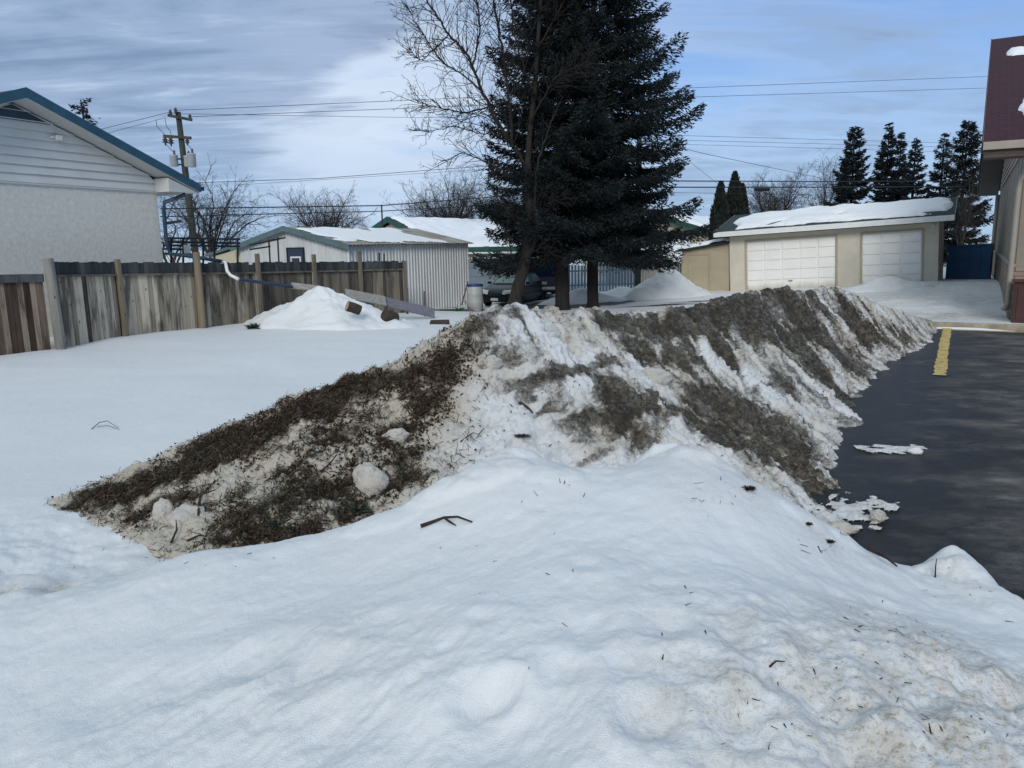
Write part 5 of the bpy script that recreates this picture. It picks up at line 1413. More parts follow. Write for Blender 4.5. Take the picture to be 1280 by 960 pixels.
# far spruces: each with its own crown
FS = [(1069, 157, 58, 2.3, 'far spruce at the left end of the row behind the garage, broad and dense', 1.0, .70), (1112, 154, 60, 1.9, 'far spruce second in the row behind the garage, tallest of the left group', 1.0, .8),
      (1127, 166, 62, 1.5, 'slim far spruce squeezed between two broader spruces behind the garage', .9, .8), (1146, 171, 58, 2.1, 'far spruce with sparse pointed top right of the garage middle', .75, .9),
      (1181, 166, 60, 1.8, 'loose open far spruce above the right end of the garage roof', .55, .75), (1211, 150, 55, 2.4, 'tallest far spruce beside the burgundy-roofed building', .62, .6)]
for i, (px, py, Y, R, lab, den, pw) in enumerate(FS):
    tp = at(px, py, Y); spruce(lab, (tp.x, tp.y, .1), tp.z - .1, R, 1.2, 30 + i, .2, 'spruces behind the garage', step=.50, nb=8, power=pw, droop=.22, cl=.21, density=den * 2.9)
tp = at(101, 127, 30); tp2 = spruce('small spruce top showing above the blue-edged roof on the left', (at(121, 300, 30).x, 30, .3), at(121, 124, 30).z - .3, 1.9, 1.0, 44, .15, step=.45, nb=6, power=.8, droop=.05, cl=.16, density=.6)

# columnar cedars
def cedar(label, px, py, Y, r, seed):
    tp = at(px, py, Y); t = thing('cedar', label, 'tree', (tp.x, tp.y, .1), group='columnar cedars left of the garage'); H = tp.z - .1; rn = np.random.default_rng(seed); n = 5200
    z = H * (1 - rn.random(n) ** 1.0); a = rn.uniform(0, 6.28, n); f = z / H; prof_ = r * np.minimum(1, (1 - f) * 3.2) ** .6 * (.85 + .15 * np.sin(f * 5))
    rr_ = prof_ * (rn.random(n) ** .25) * (1 + .14 * noise2(a * 1.6, z * 1.4, seed))
    C = np.stack([np.cos(a) * rr_, np.sin(a) * rr_, z], 1); D = np.stack([np.cos(a) * .35, np.sin(a) * .35, np.ones(n)], 1) + rn.normal(0, .25, (n, 3))
    clump_mesh('crown', C, D, np.full(n, .30) * rn.uniform(.7, 1.3, n), 'cedar_leaves', t, seed, .45)
    m = MB(); m.tube([(0, 0, -.2), (0, 0, H * .9)], [.12, .02], 8); m.build('trunk', 'bark_dark', t)
cedar('shortest columnar dark cedar, leftmost of the three beside the garage', 901, 229, 46, .62, 1)
cedar('tallest columnar dark cedar, middle of the three beside the garage', 919, 217, 46.5, .70, 2)
cedar('columnar dark cedar partly hidden by the garage roof', 928, 232, 47.5, .55, 3)

# bare trees
def _perp(d, g):
    x, y, z = g(0, 1), g(0, 1), g(0, 1); k = x * d[0] + y * d[1] + z * d[2]; x -= k * d[0]; y -= k * d[1]; z -= k * d[2]; l = math.sqrt(x * x + y * y + z * z) or 1
    return x / l, y / l, z / l
def grow(segs, p, d, L, r, lvl, rn, maxl, spread, nch, upb, wig=.16):
    pr = random.Random(int(rn.integers(1 << 30))) if not isinstance(rn, random.Random) else rn
    g = pr.gauss; n = max(3, int(L / (.30 if lvl < 2 else .22))); n = min(n, 14); st = L / n; p = tuple(map(float, p)); d = tuple(map(float, d))
    for i in range(n):
        x, y, z = d[0] + g(0, wig), d[1] + g(0, wig), d[2] + g(0, wig) + upb; l = math.sqrt(x * x + y * y + z * z); d = (x / l, y / l, z / l)
        q = (p[0] + d[0] * st, p[1] + d[1] * st, p[2] + d[2] * st); r1 = r * (1 - .75 * (i + 1) / n) + .0035
        segs.append((p, q, r * (1 - .75 * i / n) + .0035, r1)); p = q
        if lvl < maxl and i >= 1 and pr.random() < .75:
            for _ in range(nch[lvl]):
                ax = _perp(d, g); an = spread * pr.uniform(.6, 1.3); c, s_ = math.cos(an), math.sin(an); dd = tuple(d[k] * c + ax[k] * s_ for k in range(3))
                grow(segs, p, dd, L * pr.uniform(.32, .60) * (1 - .35 * i / n), r * .55 * (1 - .5 * i / n), lvl + 1, pr, maxl, spread, nch, upb, wig)
def limb(segs, pts, r0, r1, rn, tw_len, tw_n, maxl=2, start=.15, spread=.75, upb=.03, nch=(1, 1, 1)):
    P = np.array([tuple(p) for p in pts]); u = np.linspace(0, len(P) - 1, (len(P) - 1) * 6 + 1); Q = cat(P, u); Q[1:-1] += rn.normal(0, .02, Q[1:-1].shape); n = len(Q)
    for i in range(n - 1):
        f0 = i / (n - 1); f1 = (i + 1) / (n - 1); segs.append((Q[i], Q[i + 1], r0 + (r1 - r0) * f0, r0 + (r1 - r0) * f1))
    for _ in range(tw_n):
        f = start + (1 - start) * rn.random(); i = min(int(f * (n - 1)), n - 2); d = Q[i + 1] - Q[i]; d /= np.linalg.norm(d)
        ax = rn.normal(size=3); ax -= d * ax.dot(d); ax /= np.linalg.norm(ax); an = rn.uniform(.45, 1.15)
        grow(segs, Q[i].copy(), d * math.cos(an) + ax * math.sin(an), tw_len * rn.uniform(.5, 1.2) * (1.15 - .5 * f), max(.008, (r0 + (r1 - r0) * f) * .26), 0, rn, maxl, spread, nch, upb)
    grow(segs, Q[-1].copy(), (Q[-1] - Q[-2]) / np.linalg.norm(Q[-1] - Q[-2]), tw_len * .9, r1, 0, rn, maxl, spread, nch, upb)
def big_bare_tree():
    rn = np.random.default_rng(6); Y = 28.3; base = at(642, 386, Y); zb = zat(base.x, base.y); off = Vector((base.x, base.y, zb))
    t = thing('bare_tree', 'large leafless tree with a leaning trunk in front of the spruces and sedan', 'tree', off)
    A = lambda px, py, dy=0.0: at(px, py, Y + dy) - off
    trunk = [A(640, 396), A(642, 384), A(650, 350), A(658, 322), A(662, 290), A(662, 250), A(660, 215), A(662, 170, .2), A(668, 115, .3), A(672, 60, .4), A(676, 0, .5), A(682, -70, .6), A(690, -150, .7)]
    m = MB(); rs = [.36, .27, .215, .195, .18, .15, .13, .105, .09, .075, .06, .04, .02]; P = cat(np.array([tuple(p) for p in trunk]), np.linspace(0, 12, 73)); rr2 = np.interp(np.linspace(0, 12, 73), range(13), rs)
    m.tube([tuple(p) for p in P], [float(x * (1 + .06 * math.sin(i * 1.9))) for i, x in enumerate(rr2)], 12); tk = m.build('trunk', 'bark_grey', t, smooth=True)
    S = []
    L = lambda pts, r0, r1, tl, n, **k: limb(S, [A(*p) for p in pts], r0 * .68, r1 * .8, rn, tl, int(n * 3.0), nch=(1, 2, 1), **k)
    L([(660, 218), (650, 195), (636, 175), (620, 150), (602, 112), (586, 72), (562, 42), (540, 10), (518, -30)], .12, .03, 1.5, 30)
    L([(640, 182), (637, 130, -.5), (630, 80, -.8), (622, 30, -1), (612, -30, -1), (600, -90, -1)], .09, .03, 1.4, 26)
    L([(604, 115), (575, 92, .4), (548, 72, .7), (524, 36, .9), (508, 8, 1)], .05, .015, 1.2, 18)
    L([(655, 232), (632, 216, -.4), (602, 201, -.8), (578, 191, -1), (556, 203, -1.2)], .05, .012, .9, 14)
    L([(664, 150), (690, 104, -.8), (712, 86, -1.2), (742, 80, -1.5)], .06, .015, 1.3, 16)
    L([(612, 133), (582, 140, -.6), (552, 136, -1), (520, 128, -1.3)], .045, .012, 1.1, 18)
    L([(626, 160), (600, 168, .6), (570, 158, 1), (540, 165, 1.3), (520, 160, 1.5)], .035, .01, .9, 14)
    L([(668, 118), (650, 70, .5), (640, 20, .8), (636, -40, 1)], .06, .02, 1.3, 20)
    L([(672, 60), (700, 10, .5), (720, -40, .8)], .05, .02, 1.3, 12)
    L([(590, 85), (600, 40, -.6), (596, 0, -.9), (590, -50, -1)], .05, .02, 1.2, 18)
    L([(562, 42), (545, 60, -.3), (525, 75, -.6), (512, 60, -.9)], .03, .01, .9, 12)
    L([(656, 330), (672, 290, -.4), (668, 240, -.7), (676, 190, -.8), (690, 150, -.9)], .10, .03, .9, 12)
    L([(662, 300), (640, 270, -.4), (622, 250, -.6), (610, 225, -.8)], .035, .01, .8, 10)
    L([(662, 280), (684, 255, -.5), (700, 250, -.9)], .04, .012, .8, 12)
    L([(652, 346), (640, 320, -.4), (634, 290, -.6)], .03, .01, .7, 8)
    L([(658, 322), (676, 310, -.5), (690, 316, -.8)], .025, .01, .6, 8)
    seg_mesh('crown', S, 'bark_grey', t, 5)
big_bare_tree()
def round_tree(label, px, py_top, py_base, Y, halfw_px, seed, group='bare trees beyond the alley', name='bare_tree', nl=12, tw=16, r=.15, ml=2, lean=0):
    rn = np.random.default_rng(seed); b = at(px, py_base, Y); zt = at(px, py_top, Y).z; zb = 0.0; H = zt - zb; W = halfw_px / FPX * Y
    t = thing(name, label, 'tree', (b.x, b.y, zb), group=group); fork = H * .28
    m = MB(); m.tube([(0, 0, -.3), (.05, 0, fork * .5), (0, .03, fork + .1)], [r * 1.3, r * 1.05, r], 10); tk = m.build('trunk', 'bark_far', t, smooth=True)
    S = []
    for k in range(nl):
        a = 6.283 * k / nl + rn.normal(0, .3); q = rn.uniform(.35, 1.0); e = W * q
        tip = np.array([math.cos(a) * e + lean, math.sin(a) * e, fork + (H - fork) * rn.uniform(.70, .97) * math.sqrt(max(.05, 1 - .55 * q * q))]); b0 = np.array([0, 0, fork * rn.uniform(.8, 1.0)])
        mid1 = b0 + (tip - b0) * .33 + np.array([0, 0, .07 * H]) + rn.normal(0, .12, 3); mid2 = b0 + (tip - b0) * .66 + np.array([0, 0, .06 * H]) + rn.normal(0, .15, 3)
        limb(S, [b0, mid1, mid2, tip], r * .50, .018, rn, H * .26, int(tw * 2.8), ml, .12, .85, .045, (2, 2, 1))
    seg_mesh('crown', S, 'bark_far', t, 3)
round_tree('wide leafless tree between the utility pole and the white shed', 266, 222, 318, 46, 66, 1, tw=9)
round_tree('low round leafless tree behind the shed ridge', 402, 240, 300, 62, 56, 2, tw=15, r=.2)
round_tree('dense leafless tree left of the spruces above the snowy green-trimmed roof', 566, 222, 300, 60, 62, 3, nl=11, tw=19, r=.2)
round_tree('small leafless tree just right of the cedars behind the garage roof', 966, 218, 300, 62, 44, 4, tw=12)
round_tree('slender leafless tree left of the far spruce row', 1030, 212, 300, 64, 26, 5, tw=10, nl=7)
round_tree('leafless tree behind the stucco house eave by the pole', 216, 250, 320, 38, 26, 7, tw=3, nl=6)
round_tree('leafless tree partly hidden behind the spruces and grey-door garage', 640, 228, 300, 66, 40, 8, tw=12, nl=8)
round_tree('thin pale leafless tree standing among the right spruces', 1197, 225, 345, 50, 16, 9, tw=7, nl=5, r=.12)

# ================================================================== poles and cables
def pole_with_transformers():
    Y = 40; b = at(249, 345, Y); tp = at(222, 141, Y); zb = 0.0; base = Vector((at(247, 325, Y).x, Y, zb)); off = base
    t = thing('utility_pole', 'leaning wooden utility pole with two crossarms and grey transformers behind the house', 'utility pole', base)
    A = lambda px, py, dy=0.0: at(px, py, Y + dy) - off
    top = A(222.5, 140); bot = A(249, 345); bot.z = -.5
    m = MB(); m.tube([bot, bot.lerp(top, .5), top], [.19, .165, .13], 12); m.build('pole', 'pole_wood', t, smooth=True)
    m = MB(); m.bar(A(210, 144, -.2), A(240, 150, -.2), .12, .13); m.build('crossarm', 'pole_wood', t)
    m = MB(); m.bar(A(204.5, 170, -.2), A(239, 172.5, -.2), .12, .13); m.build('crossarm', 'pole_wood', t)
    def ins(px, py, s=1.0):
        m = MB(); p = A(px, py, -.2); m.lathe(p, [(.03, -.18 * s), (.05, -.1 * s), (.10 * s, -.08 * s), (.05 * s, -.02), (.10 * s, .0), (.05, .06 * s), (.08 * s, .08 * s), (.03, .15 * s)], 10); m.build('insulator', 'porcelain', t, smooth=True)
    for q in ((213, 141), (237.5, 146.5), (219.5, 138.5)): ins(*q)
    for q in ((206.5, 175, 1.5), (213.5, 176, 1.5), (234, 176, 1.2)): ins(*q)
    for i, (px, py0, py1) in enumerate(((218, 194, 208), (236, 195, 208.5), (240.5, 192, 209))):
        m = MB(); p0 = A(px, py1, -.35 - .2 * (i == 2)); p1 = A(px, py0, -.35 - .2 * (i == 2)); h = p1.z - p0.z; m.lathe(p0, [(.16, 0), (.20, .03), (.20, h - .06), (.21, h - .05), (.21, h), (.06, h + .04)], 16); tr = m.build('transformer', 'transformer_grey', t, smooth=True)
        m = MB(); m.lathe(p1 + Vector((0, 0, .02)), [(.05, 0), (.07, .06), (.04, .1), (.07, .14), (.03, .22)], 8); m.build('bushing', 'porcelain', tr, smooth=True)
    m = MB(); m.bar(A(217, 199, -.15), A(242, 198, -.15), .07, .07); m.bar(A(217, 206, -.15), A(242, 205, -.15), .07, .07); m.build('bracket', 'black_metal', t)
    for k, pts in enumerate(([(195, 149), (196, 158), (204, 166), (206, 170)], [(206, 146), (208, 158), (213, 164), (214, 170)], [(207, 180), (213, 186), (218, 192)], [(234, 180), (239, 186), (240, 190)])):
        m = MB(); m.tube([A(a, b_, -.25) for a, b_ in pts], .014, 5); m.build('jumper', 'wire_black', t)
    m = MB(); m.tube([A(208, 279, -.1), A(226, 276.5, -.1)], [.09, .06], 8); m.build('splice', 'black_metal', t)
pole_with_transformers()
def second_pole():
    Y = 38.8; b = at(797, 358, Y); t = thing('utility_pole', 'plain wooden utility pole with a tangle of cable standing before the picket fence', 'utility pole', (b.x, b.y, zat(b.x, b.y)))
    m = MB(); m.tube([(0, 0, -.4), (0, 0, 4), (0, 0, 8.2)], [.16, .145, .115], 12); m.build('pole', 'pole_wood', t, smooth=True)
    m = MB(); rn = random.Random(4)
    for i in range(7):
        m.tube([(-.15 + rn.uniform(-.1, .1), -.17, 1.6 - i * .08), (-.32 - rn.uniform(0, .12), -.2, 1.35), (-.22, -.2, .95 + rn.uniform(-.1, .1)), (-.12, -.17, 1.2)], .025, 5)
    m.build('cable_coil', 'wire_black', t)
    m = MB(); m.box(-.06, .16, -.24, -.165, 1.75, 1.95); m.build('tag_plate', 'white_paint', t)
second_pole()
m = MB(); p = at(477, 258, 46); q = at(477, 300, 46); m.tube([(0, 0, q.z - p.z - 1), (0, 0, 0.1)], .045, 6); o = m.build('roof_mast', 'black_metal'); o.location = p
tag(o, 'slim dark mast standing before the cream green-trimmed gable', 'mast')
def cable(label, pts, r=.012, sag=0.0, name='power_cable'):
    P = [at(*p) for p in pts]; out_ = []
    for i in range(len(P) - 1):
        n = 10
        for k in range(n + (i == len(P) - 2)):
            f = k / n; q = P[i].lerp(P[i + 1], f); q.z -= sag * 4 * f * (1 - f); out_.append(q - P[0])
    m = MB(); m.tube(out_, r, 4); o = m.build(name, 'wire_black'); o.location = P[0]
    return tag(o, label, 'cable', 'overhead cables')
cable('highest cable running right from the transformer pole towards the spruces', [(219.5, 138, 40), (860, 110, 52), (1300, 93, 64)], .013)
cable('cable just below the highest one right of the transformer pole', [(237, 146, 40), (860, 121.5, 52), (1300, 108, 64)], .013)
cable('third cable from the pole top running right at a slightly lower line', [(213, 142, 40), (520, 147, 46), (700, 145, 50)], .010)
cable('upper cable running left from the transformer pole over the blue-edged roof', [(213, 140, 40), (60, 178, 30)], .012)
cable('lower cable running left from the transformer pole over the blue-edged roof', [(204, 148, 40), (60, 186, 30)], .010)
cable('cable crossing the sky above the wide bare tree towards the spruces', [(228, 229, 40), (400, 223, 42), (600, 208, 44), (800, 200, 46)], .014)
cable('thin cable just under the one above the wide bare tree', [(300, 231, 41), (600, 212, 44)], .008)
cable('thick black cable passing over the shed roof, upper of two', [(200, 261, 38), (476, 257, 42), (800, 232, 39)], .028)
cable('thick black cable passing over the shed roof, lower of two', [(200, 271, 38), (476, 264, 42), (800, 246, 39)], .022)
cable('sloping cable from the transformer pole towards the house corner', [(247, 271, 40), (205, 296, 27)], .02)
cable('upper thick black cable level above the garage roof', [(797, 226, 39), (1040, 227, 47), (1230, 226, 55)], .028)
cable('lower thick black cable level above the garage roof', [(797, 234, 39), (1040, 234, 47), (1230, 233, 55)], .030)
cable('long cable slanting down from the spruces to the far bare tree', [(800, 172, 39), (880, 192, 42), (1028, 223, 50)], .012)
cable('high thin cable level across the sky left of the far spruces, topmost', [(800, 168, 45), (1230, 180, 60)], .010)
cable('high thin cable level across the sky left of the far spruces, second', [(800, 174, 45), (1230, 185, 60)], .010)
cable('high thin cable level across the sky left of the far spruces, third', [(800, 179, 45), (1230, 191, 60)], .009)
cable('steep thin cable dropping from the spruces to the yellow house roof', [(797, 150, 39), (905, 236, 50)], .010)
cable('thin cable below the two thick ones above the garage roof', [(797, 240, 39), (1050, 244, 48)], .009)
p = at(953, 236.5, 43.2); m = MB(); m.tube([(-.45, 0, 0), (-.40, 0, 0), (.40, .12, 0), (.45, .13, 0)], [.05, .11, .11, .05], 10); o = m.build('cable_terminal', 'black_metal'); o.location = p
tag(o, 'black sleeve hanging on the lower thick cable above the cedars', 'cable box')

# ================================================================== cars
plain('car_paint', (.004, .007, .008), .32, .0, var=.1, spec=.35); plain('suv_paint', (.006, .010, .022), .32, .0, var=.1, spec=.6)
plain('car_glass', (.13, .17, .165), .10, var=.2, spec=.7); plain('tyre', (.012, .012, .013), .85); plain('rim', (.30, .31, .32), .35, .7)
plain('lamp_clear', (.60, .63, .62), .15, var=.15, spec=.7); plain('lamp_red', (.35, .03, .03), .25); plain('chrome', (.40, .41, .42), .25, .8); plain('dark_trim', (.010, .011, .013), .6); plain('plate', (.6, .6, .58), .5)
def loft(mb, secs):                       # rings of equal length
    n = len(secs[0]); vs = [p for s in secs for p in s]; fs = []
    for i in range(len(secs) - 1):
        for k in range(n):
            k2 = (k + 1) % n; fs.append((i * n + k, i * n + k2, (i + 1) * n + k2, (i + 1) * n + k))
    fs.append(tuple(range(n))[::-1]); fs.append(tuple(range((len(secs) - 1) * n, len(secs) * n)))
    mb.add(vs, fs)
def ring(x, z0, zs, zt, w0, ws, wt_):     # sill, shoulder and top widths/heights
    return [(x, w0, z0), (x, ws * .985, z0 + (zs - z0) * .25), (x, ws, zs - (zs - z0) * .25), (x, ws * .97, zs), (x, wt_, zt), (x, wt_ * .5, zt + .012), (x, -wt_ * .5, zt + .012), (x, -wt_, zt), (x, -ws * .97, zs), (x, -ws, zs - (zs - z0) * .25), (x, -ws * .985, z0 + (zs - z0) * .25), (x, -w0, z0)]
def wheel(t, x, y, r, out):
    m = MB(); m.lathe((0, 0, 0), [(r * .60, -.10), (r * .95, -.10), (r, -.06), (r, .06), (r * .95, .10), (r * .60, .10)], 26); w = m.build('wheel', 'tyre', t, smooth=True); w.location = (x, y, r); w.rotation_euler = (math.pi / 2 * (-1 if out > 0 else 1), 0, 0)
    m = MB(); m.lathe((0, 0, 0), [(r * .62, .03), (r * .62, .085), (r * .52, .092), (r * .48, .05), (r * .14, .06), (r * .10, .09)], 26)
    for k in range(7):
        a = 6.283 * k / 7; m.bar((math.cos(a) * r * .12, math.sin(a) * r * .12, .075), (math.cos(a) * r * .55, math.sin(a) * r * .55, .075), .05, .03)
    m.build('rim', 'rim', w)
def sedan():
    c = at(641, 380, 33.6); zb = zat(c.x, c.y) - .02; hd = Vector((-.40, -.92, 0)).normalized()
    t = thing('sedan', 'dark green-black sedan parked nose towards us behind the leaning bare tree', 'car', (c.x + .15, c.y + 1.9, zb), math.atan2(hd.y, hd.x))
    W = .86; m = MB()
    X = [(-2.25, .42, .72, .80, .60, .66, .50), (-2.15, .28, .84, .93, .70, .78, .62), (-1.75, .22, .88, 1.00, .76, .84, .70), (-1.2, .20, .90, 1.0, .80, .86, .74), (0, .20, .90, .97, .82, .87, .76), (.75, .20, .88, .95, .82, .87, .76), (1.3, .20, .84, .90, .80, .86, .72), (1.85, .22, .76, .83, .76, .83, .64), (2.15, .26, .66, .72, .66, .74, .52), (2.28, .34, .56, .60, .52, .62, .40)]
    loft(m, [ring(*q) for q in X]); m.build('body', 'car_paint', t, smooth=True).modifiers.new('es', 'EDGE_SPLIT').split_angle = R_(38)
    g = MB(); G = [(-1.72, .92, .72), (-1.05, 1.36, .57), (-.4, 1.43, .58), (.15, 1.41, .57), (.35, 1.36, .56), (1.10, .90, .70)]
    secs = []
    for x, z, w in G:
        wb = .76; zb_ = .90; secs.append([(x, wb if z > 1 else w, min(zb_, z - .01)), (x, w, z), (x, w * .5, z + .02), (x, -w * .5, z + .02), (x, -w, z), (x, -(wb if z > 1 else w), min(zb_, z - .01))])
    loft(g, secs); g.build('cabin', 'car_paint', t, smooth=True).modifiers.new('es', 'EDGE_SPLIT').split_angle = R_(35)
    # glass set just proud of the cabin
    m = MB(); m.add([(1.02, .62, .955), (1.02, -.62, .955), (.41, -.50, 1.345), (.41, .50, 1.345)], [(0, 1, 2, 3)]); o = m.build('windscreen', 'car_glass', t); o.location = (.035, 0, .025)
    m = MB(); m.add([(-1.66, .60, .965), (-1.66, -.60, .965), (-1.12, -.50, 1.33), (-1.12, .50, 1.33)], [(3, 2, 1, 0)]); o = m.build('rear_window', 'car_glass', t); o.location = (-.04, 0, .025)
    for s in (1, -1):
        for q in ([(.92, .755, .935), (.38, .59, 1.31), (-.12, .60, 1.355), (-.12, .765, .94)], [(-.20, .765, .94), (-.20, .60, 1.355), (-.92, .60, 1.32), (-1.42, .735, .965)]):
            m = MB(); m.add([(x, s * (y + .012), z) for x, y, z in q], [(0, 1, 2, 3) if s < 0 else (3, 2, 1, 0)]); m.build('side_window', 'car_glass', t)
        m = MB(); m.hexa([(2.06, s * .36, .58), (2.33, s * .34, .56), (2.22, s * .70, .57), (1.96, s * .80, .60)][::s], [(2.02, s * .36, .76), (2.28, s * .34, .71), (2.16, s * .69, .72), (1.92, s * .80, .77)][::s]); m.build('headlight', 'lamp_clear', t, bevel=.02)
        m = MB(); m.box(-2.24, -2.12, min(s * .40, s * .72), max(s * .40, s * .72), .66, .82); m.build('tail_light', 'lamp_red', t, bevel=.02)
        m = MB(); m.box(.72, .88, min(s * .86, s * 1.02), max(s * .86, s * 1.02), .93, 1.05); m.build('mirror', 'dark_trim', t, bevel=.03)
        for x in (1.42, -1.32): wheel(t, x, s * .76, .31, s)
        for x in (-.2, -1.0):
            m = MB(); m.box(x, x + .16, min(s * .855, s * .885), max(s * .855, s * .885), .78, .81); m.build('door_handle', 'dark_trim', t)
        m = MB(); m.box(-.95, .95, min(s * .868, s * .885), max(s * .868, s * .885), .50, .56); m.build('side_moulding', 'dark_trim', t)
    m = MB(); m.box(2.20, 2.32, -.30, .30, .47, .60); m.build('grille', 'dark_trim', t, bevel=.02)
    m = MB(); m.hexa([(2.10, -.74, .24), (2.36, -.52, .24), (2.36, .52, .24), (2.10, .74, .24)], [(2.10, -.76, .45), (2.36, -.54, .45), (2.36, .54, .45), (2.10, .76, .45)]); m.build('bumper', 'car_paint', t, bevel=.04)
    m = MB(); m.box(2.362, 2.375, -.17, .17, .30, .41); m.build('licence_plate', 'plate', t)
sedan()
def suv():
    c = at(671, 372, 36.5); zb = zat(c.x, c.y); hd = Vector((-.03, 1, 0)).normalized()
    t = thing('sport_utility_vehicle', 'dark blue sport utility vehicle seen from behind between sedan and spruce trunk', 'car', (c.x + .2, c.y + 2.2, zb), math.atan2(hd.y, hd.x))
    m = MB(); X = [(-2.35, .40, .98, 1.04, .80, .88, .86), (-2.25, .32, 1.02, 1.08, .84, .92, .88), (-1.5, .30, 1.02, 1.08, .86, .93, .88), (1.0, .30, 1.02, 1.08, .86, .93, .88), (1.5, .32, .98, 1.06, .84, .92, .86), (2.2, .36, .92, 1.0, .78, .86, .80), (2.4, .45, .8, .86, .7, .78, .7)]
    loft(m, [ring(*q) for q in X]); m.build('body', 'suv_paint', t, smooth=True).modifiers.new('es', 'EDGE_SPLIT').split_angle = R_(38)
    g = MB(); secs = []
    for x, z, w in ((-2.28, 1.10, .86), (-2.05, 1.72, .72), (-1.8, 1.80, .72), (.1, 1.81, .72), (.5, 1.74, .70), (1.2, 1.08, .84)):
        wb = .87; secs.append([(x, wb if z > 1.2 else w, 1.05), (x, w, z), (x, w * .5, z + .02), (x, -w * .5, z + .02), (x, -w, z), (x, -(wb if z > 1.2 else w), 1.05)])
    loft(g, secs); g.build('cabin', 'suv_paint', t, smooth=True).modifiers.new('es', 'EDGE_SPLIT').split_angle = R_(35)
    m = MB(); m.add([(-2.26, .72, 1.14), (-2.26, -.72, 1.14), (-2.09, -.62, 1.64), (-2.09, .62, 1.64)], [(3, 2, 1, 0)]); o = m.build('rear_window', 'dark_glass', t); o.location = (-.03, 0, .01)
    for s in (1, -1):
        m = MB(); m.box(-2.40, -2.27, min(s * .70, s * .90), max(s * .70, s * .90), .72, 1.06); tl = m.build('tail_light', 'lamp_red', t, bevel=.02)
        m = MB(); m.box(-2.408, -2.402, min(s * .74, s * .86), max(s * .74, s * .86), .84, .94); m.build('reversing_lamp', 'plate', tl)
        for q in ([(.95, .86, 1.10), (.45, .73, 1.66), (-.3, .74, 1.70), (-.3, .875, 1.10)], [(-.4, .875, 1.10), (-.4, .74, 1.70), (-1.95, .74, 1.66), (-2.1, .86, 1.12)]):
            m = MB(); m.add([(x, s * (y + .014), z) for x, y, z in q], [(0, 1, 2, 3) if s < 0 else (3, 2, 1, 0)]); m.build('side_window', 'dark_glass', t)
        for x in (1.45, -1.4): wheel(t, x, s * .82, .37, s)
    m = MB(); m.box(-2.50, -2.30, -.86, .86, .46, .64); m.build('bumper', 'chrome', t, bevel=.04)
    m = MB(); m.box(-2.43, -2.37, -.2, .2, .72, .84); m.build('licence_plate', 'plate', t)
suv()

# ================================================================== debris on the bank, lumps and twigs
flat_i = lambda sp, t: (int(np.argmin(np.abs(SPx - sp))), int(np.argmin(np.abs(T - t))))
BN = np.cross(np.gradient(BANK, axis=1), np.gradient(BANK, axis=0)); BN /= np.maximum(np.linalg.norm(BN, axis=2), 1e-9)[..., None]; BN *= np.sign(BN[..., 2:3] + 1e-9)
def bank_pt(sp, t):
    i, j = flat_i(sp, t); return Vector(BANK[i, j]), Vector(BN[i, j])
BPIX = None
def bank_at(px, py):                        # nearest point of the bank's visible face under a pixel
    global BPIX
    if BPIX is None:
        v = BANK - np.array([0, 0, CAM_H]); w = v @ np.array(_f); BPIX = np.stack([640 + FPX * (v @ np.array(_r)) / w, 480 - FPX * (v @ np.array(_u)) / w], -1)
        BPIX[:, :len(t_b)] = 1e6
    d = ((BPIX - np.array([px, py])) ** 2).sum(-1); i, j = np.unravel_index(np.argmin(d), d.shape); return Vector(BANK[i, j]), Vector(BN[i, j])
def debris(name, kind_label, n, weight, lmin, lmax, wid, mt, seed, lift=.006, tilt=.25, stand=0.0):
    rn = np.random.default_rng(seed); w = weight.ravel(); w = w / w.sum(); idx = rn.choice(len(w), n, p=w)
    p = BANK.reshape(-1, 3)[idx] + rn.normal(0, .008, (n, 3)); nr = BN.reshape(-1, 3)[idx]
    d = rn.normal(size=(n, 3)); d -= nr * (d * nr).sum(1)[:, None]; d /= np.linalg.norm(d, axis=1)[:, None]
    d = d + nr * (rn.normal(0, tilt, n) + stand)[:, None]; d /= np.linalg.norm(d, axis=1)[:, None]
    s = np.cross(d, nr); s /= np.maximum(np.linalg.norm(s, axis=1), 1e-6)[:, None]
    tw = rn.uniform(-1, 1, n)[:, None]; s = s + nr * tw * .7; s /= np.linalg.norm(s, axis=1)[:, None]
    l = (lmin + (lmax - lmin) * rn.random(n) ** 2)[:, None]; ww = (wid * rn.uniform(.5, 1.5, n))[:, None]
    c = p + nr * (lift * rn.uniform(.3, 1.6, n))[:, None]; bend = nr * l * rn.normal(0, .08, n)[:, None]
    V = np.stack([c - d * l / 2 - s * ww / 2, c - d * l / 2 + s * ww / 2, c + bend + s * ww * .6, c + bend - s * ww * .6, c + d * l / 2 + s * ww * .25, c + d * l / 2 - s * ww * .25], 1)
    b = np.arange(n)[:, None] * 6
    Q = np.concatenate([b + np.array([[0, 1, 2, 3]]), b + np.array([[3, 2, 4, 5]])], 1).reshape(-1, 4)
    o = quads(name, V.reshape(-1, 3), Q, mt, None, {'tone': np.repeat(rn.random(n), 6)}, smooth=False)
    return o
def litter_mat(name, a, b, c):
    n = N(name); t = n.attr('tone'); M[name] = n.done(n.ramp(t, [(0.05, a), (.6, b), (.97, c)]), .9, 0, .2)
litter_mat('mulch', (.011, .008, .006), (.034, .023, .016), (.12, .085, .055)); litter_mat('litter_green', (.010, .016, .012), (.030, .042, .028), (.07, .075, .045))
area = np.maximum(np.linalg.norm(np.cross(np.gradient(BANK, axis=1), np.gradient(BANK, axis=0)), axis=2), 0)
leftm = (1 - _wside) * (1 - .8 * np.clip(white, 0, 1)) * (TT2 > -.12) * (TT2 < 1.05)
clus = sstep(-.10, .35, fbm(Sm * 3.2, Tm * 3.2, 701, 4)) + .10
